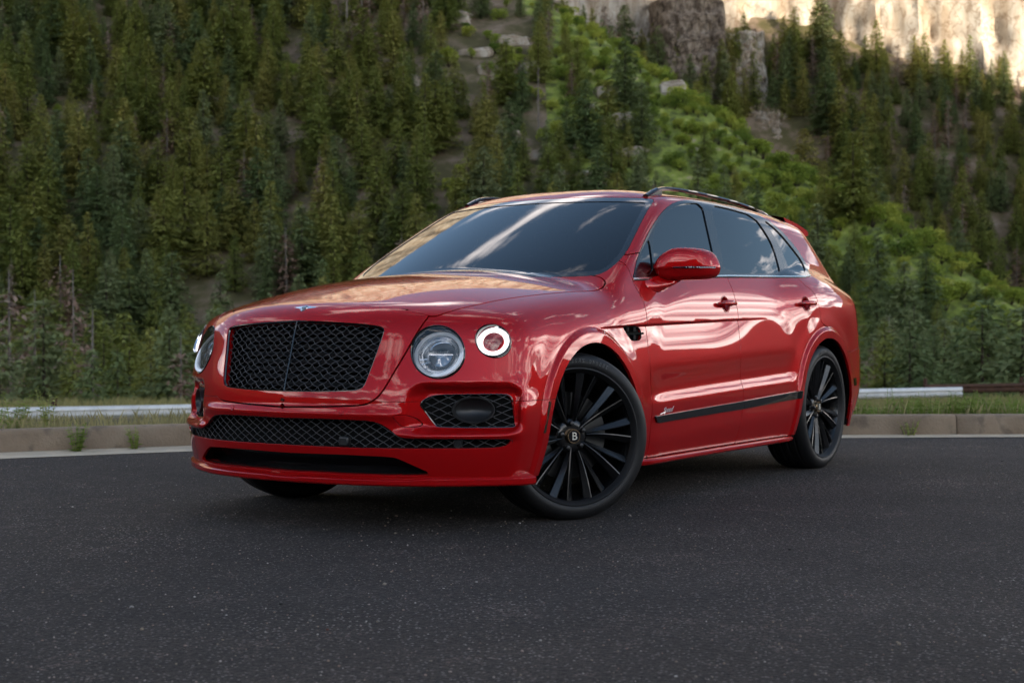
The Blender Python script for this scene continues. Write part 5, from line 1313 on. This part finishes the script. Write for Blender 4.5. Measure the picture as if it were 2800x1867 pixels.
def wheel(x,y,steer,spin,s):
    Mx=Matrix.Translation((x,y,.389))@Matrix.Rotation(rad(steer)+(0 if s>0 else math.pi),4,'Z')@Matrix.Rotation(rad(spin),4,'Y')
    def inst(name,key,fn,mat,parent,auto=rad(35)):
        if key not in cache: 
            o=fn().build(name,mat,parent,auto=auto);cache[key]=o.data
        else:
            o=bpy.data.objects.new(name,cache[key]);link(o,parent)
        return o
    def rim():
        mb=MB();mb.lathe([(.276,-.12),(.282,.02),(.292,.085),(.297,.104),(.302,.114),(.309,.1225),(.3145,.1235),(.316,.114),(.306,.104)],96,'y');mb.lathe([(0,.075),(.030,.080),(.052,.082),(.072,.078),(.084,.066),(.088,.03)],48,'y');return mb
    w=inst('wheel','rim',rim,M['rim'],car);w.matrix_basis=Mx
    def ty(): mb=MB();tyre_part(mb);return mb
    inst('tyre','tyre',ty,M['rubber'],w)
    for k,q in enumerate(SPK): inst('spoke','spoke%d'%k,lambda q=q:q,M['rim'],w,rad(28))
    for k in range(5):
        a=rad(72*k+18)
        def bolt(): mb=MB();mb.lathe([(.0125,.07),(.0125,.090),(.010,.096),(.005,.098),(0,.0985)],14,'y',(.060*math.cos(a),0,.060*math.sin(a)));return mb
        inst('wheel_bolt','bolt%d'%k,bolt,M['satin_black'],w)
    def cap(): mb=MB();mb.lathe([(.034,.07),(.034,.096),(.0325,.099),(.0295,.099),(.029,.096)],40,'y');return mb
    inst('cap_ring','cap',cap,M['gold'],w)
    def disc(): mb=MB();mb.lathe([(.0295,.095),(.0285,.0975),(0,.0985)],40,'y');return mb
    inst('hub_cap','disc',disc,M['gloss_black'],w)
    v,f=text_mesh('B',.052,.0008,bold=.0)
    def let():
        mb=MB();mb.add([(-xx*1.02,.1035+zz,yy*.98) for xx,yy,zz in v],f);mb.v=[tuple(Matrix.Rotation(rad(-spin-18*(1 if s>0 else -1)*0),3,'Y')@Vector(q)) for q in mb.v];return mb
    o=let().build('cap_letter',M['cream'],w)
    def brake(): mb=MB();mb.lathe([(.10,.030),(.205,.030),(.205,.002),(.10,.002)],64,'y');return mb
    inst('brake_disc','brake',brake,M['brake'],w)
    def cal():
        mb=MB();mb.lathe([(.135,.055),(.215,.055),(.222,.045),(.222,-.02),(.135,-.02)],12,'y',(0,0,0),rad(-35),rad(35));return mb
    c_=inst('brake_caliper','cal%d'%int(s>0),cal,M['satin_black'],w)
    # sidewall lettering
    def word(mb,txt,r,a_mid,size,dirn=1):
        n=len(txt);wd=size*.78
        for i,ch in enumerate(txt):
            if ch==' ':continue
            tv,tf=text_mesh(ch,size,.0006,bold=0.);a=a_mid-((i-(n-1)/2)*wd/r)
            # local x (reading) runs clockwise seen from outside (+y)
            ca,sa=math.cos(a),math.sin(a)
            mb.add([((r+yy)*ca+xx*sa,.1432+zz,(r+yy)*sa-xx*ca) for xx,yy,zz in tv],tf)
    def letters():
        mb=MB();word(mb,'285/40 ZR22',.3545,rad(108),.024);return mb
    inst('tyre_lettering','letters',letters,M['rubber_text'],w,None)
    return w
M['brake']=pbr('brake_steel',(.10,.10,.10),.35,1.)
wheel(.0,.842,-31,8,1);wheel(.0,-.842,-31,40,-1);wheel(-2.995,.846,0,20,1);wheel(-2.995,-.846,0,60,-1)
# ---- wheel liners, floor pan, cabin
for xc,zc,r in ARCH:
    for s in (1,-1): mb=MB();mb.lathe([(r+.030,.955*s),(r+.035,.60*s),(.30,.56*s),(0,.56*s)],28,'y',(xc,0,zc),rad(-18),rad(198));mb.build('wheel_arch_liner',M['matt_black'],car)
mb=MB();mb.box((-1.6,0,.235),(2.25,.50,.012));mb.box((-1.53,0,.29),(.88,.88,.05));mb.box((-1.6,0,.45),(2.2,.50,.20));mb.box((.66,0,.28),(.10,.62,.05));mb.build('floor_pan',M['matt_black'],car,False)
mb=MB();mb.box((-.80,0,1.00),(.30,.78,.10));mb.tube([(-.62,-.74,1.09),(-.58,0,1.11),(-.62,.74,1.09)],.06,8);mb.build('dashboard',M['leather'],car)
def seat(x,y):
    mb=MB();mb.box((x,y,.75),(.26,.25,.09));mb.box((x-.30,y,1.05),(.07,.25,.30),Matrix.Rotation(-.2,3,'Y'));o=mb.build('seat',M['leather'],car);b=o.modifiers.new('bevel','BEVEL');b.width=.05;b.segments=3
    mb=MB();mb.box((x-.37,y,1.42),(.045,.13,.08));h=mb.build('headrest',M['leather'],o);b=h.modifiers.new('bevel','BEVEL');b.width=.035;b.segments=3
for x,y in ((-1.55,.38),(-1.55,-.38),(-2.55,.42),(-2.55,-.42),(-2.55,0)): seat(x,y)
mb=MB();mb.tube([(-1.06+.05*math.sin(t),.38+.185*math.cos(t),1.07+.175*math.sin(t)) for t in np.linspace(0,2*math.pi,40,endpoint=False)],.015,8,closed=True);mb.box((-1.04,.38,1.07),(.02,.07,.05));mb.build('steering_wheel',M['leather'],car)
mb=MB();mb.tube([(-1.13,0,1.60),(-1.12,0,1.55)],.012,8);mb.box((-1.13,0,1.53),(.015,.12,.035));mb.build('rear_view_mirror',M['satin_black'],car)

# belt trim under the side windows
def belt(s):
    xs=np.linspace(-.605,-3.02,60);z_=np.interp(-xs,[.60,1.107,1.765,2.752,2.9,3.05],[1.141,1.165,1.189,1.212,1.216,1.232]);P=flank(np.c_[xs,z_]);P[:,1]+=.003;mb=MB();mb.tube(P,.0085,6,flat=(.8,1.));bmirror(mb,s).build('belt_trim',M['belt'],car)
sides(belt)
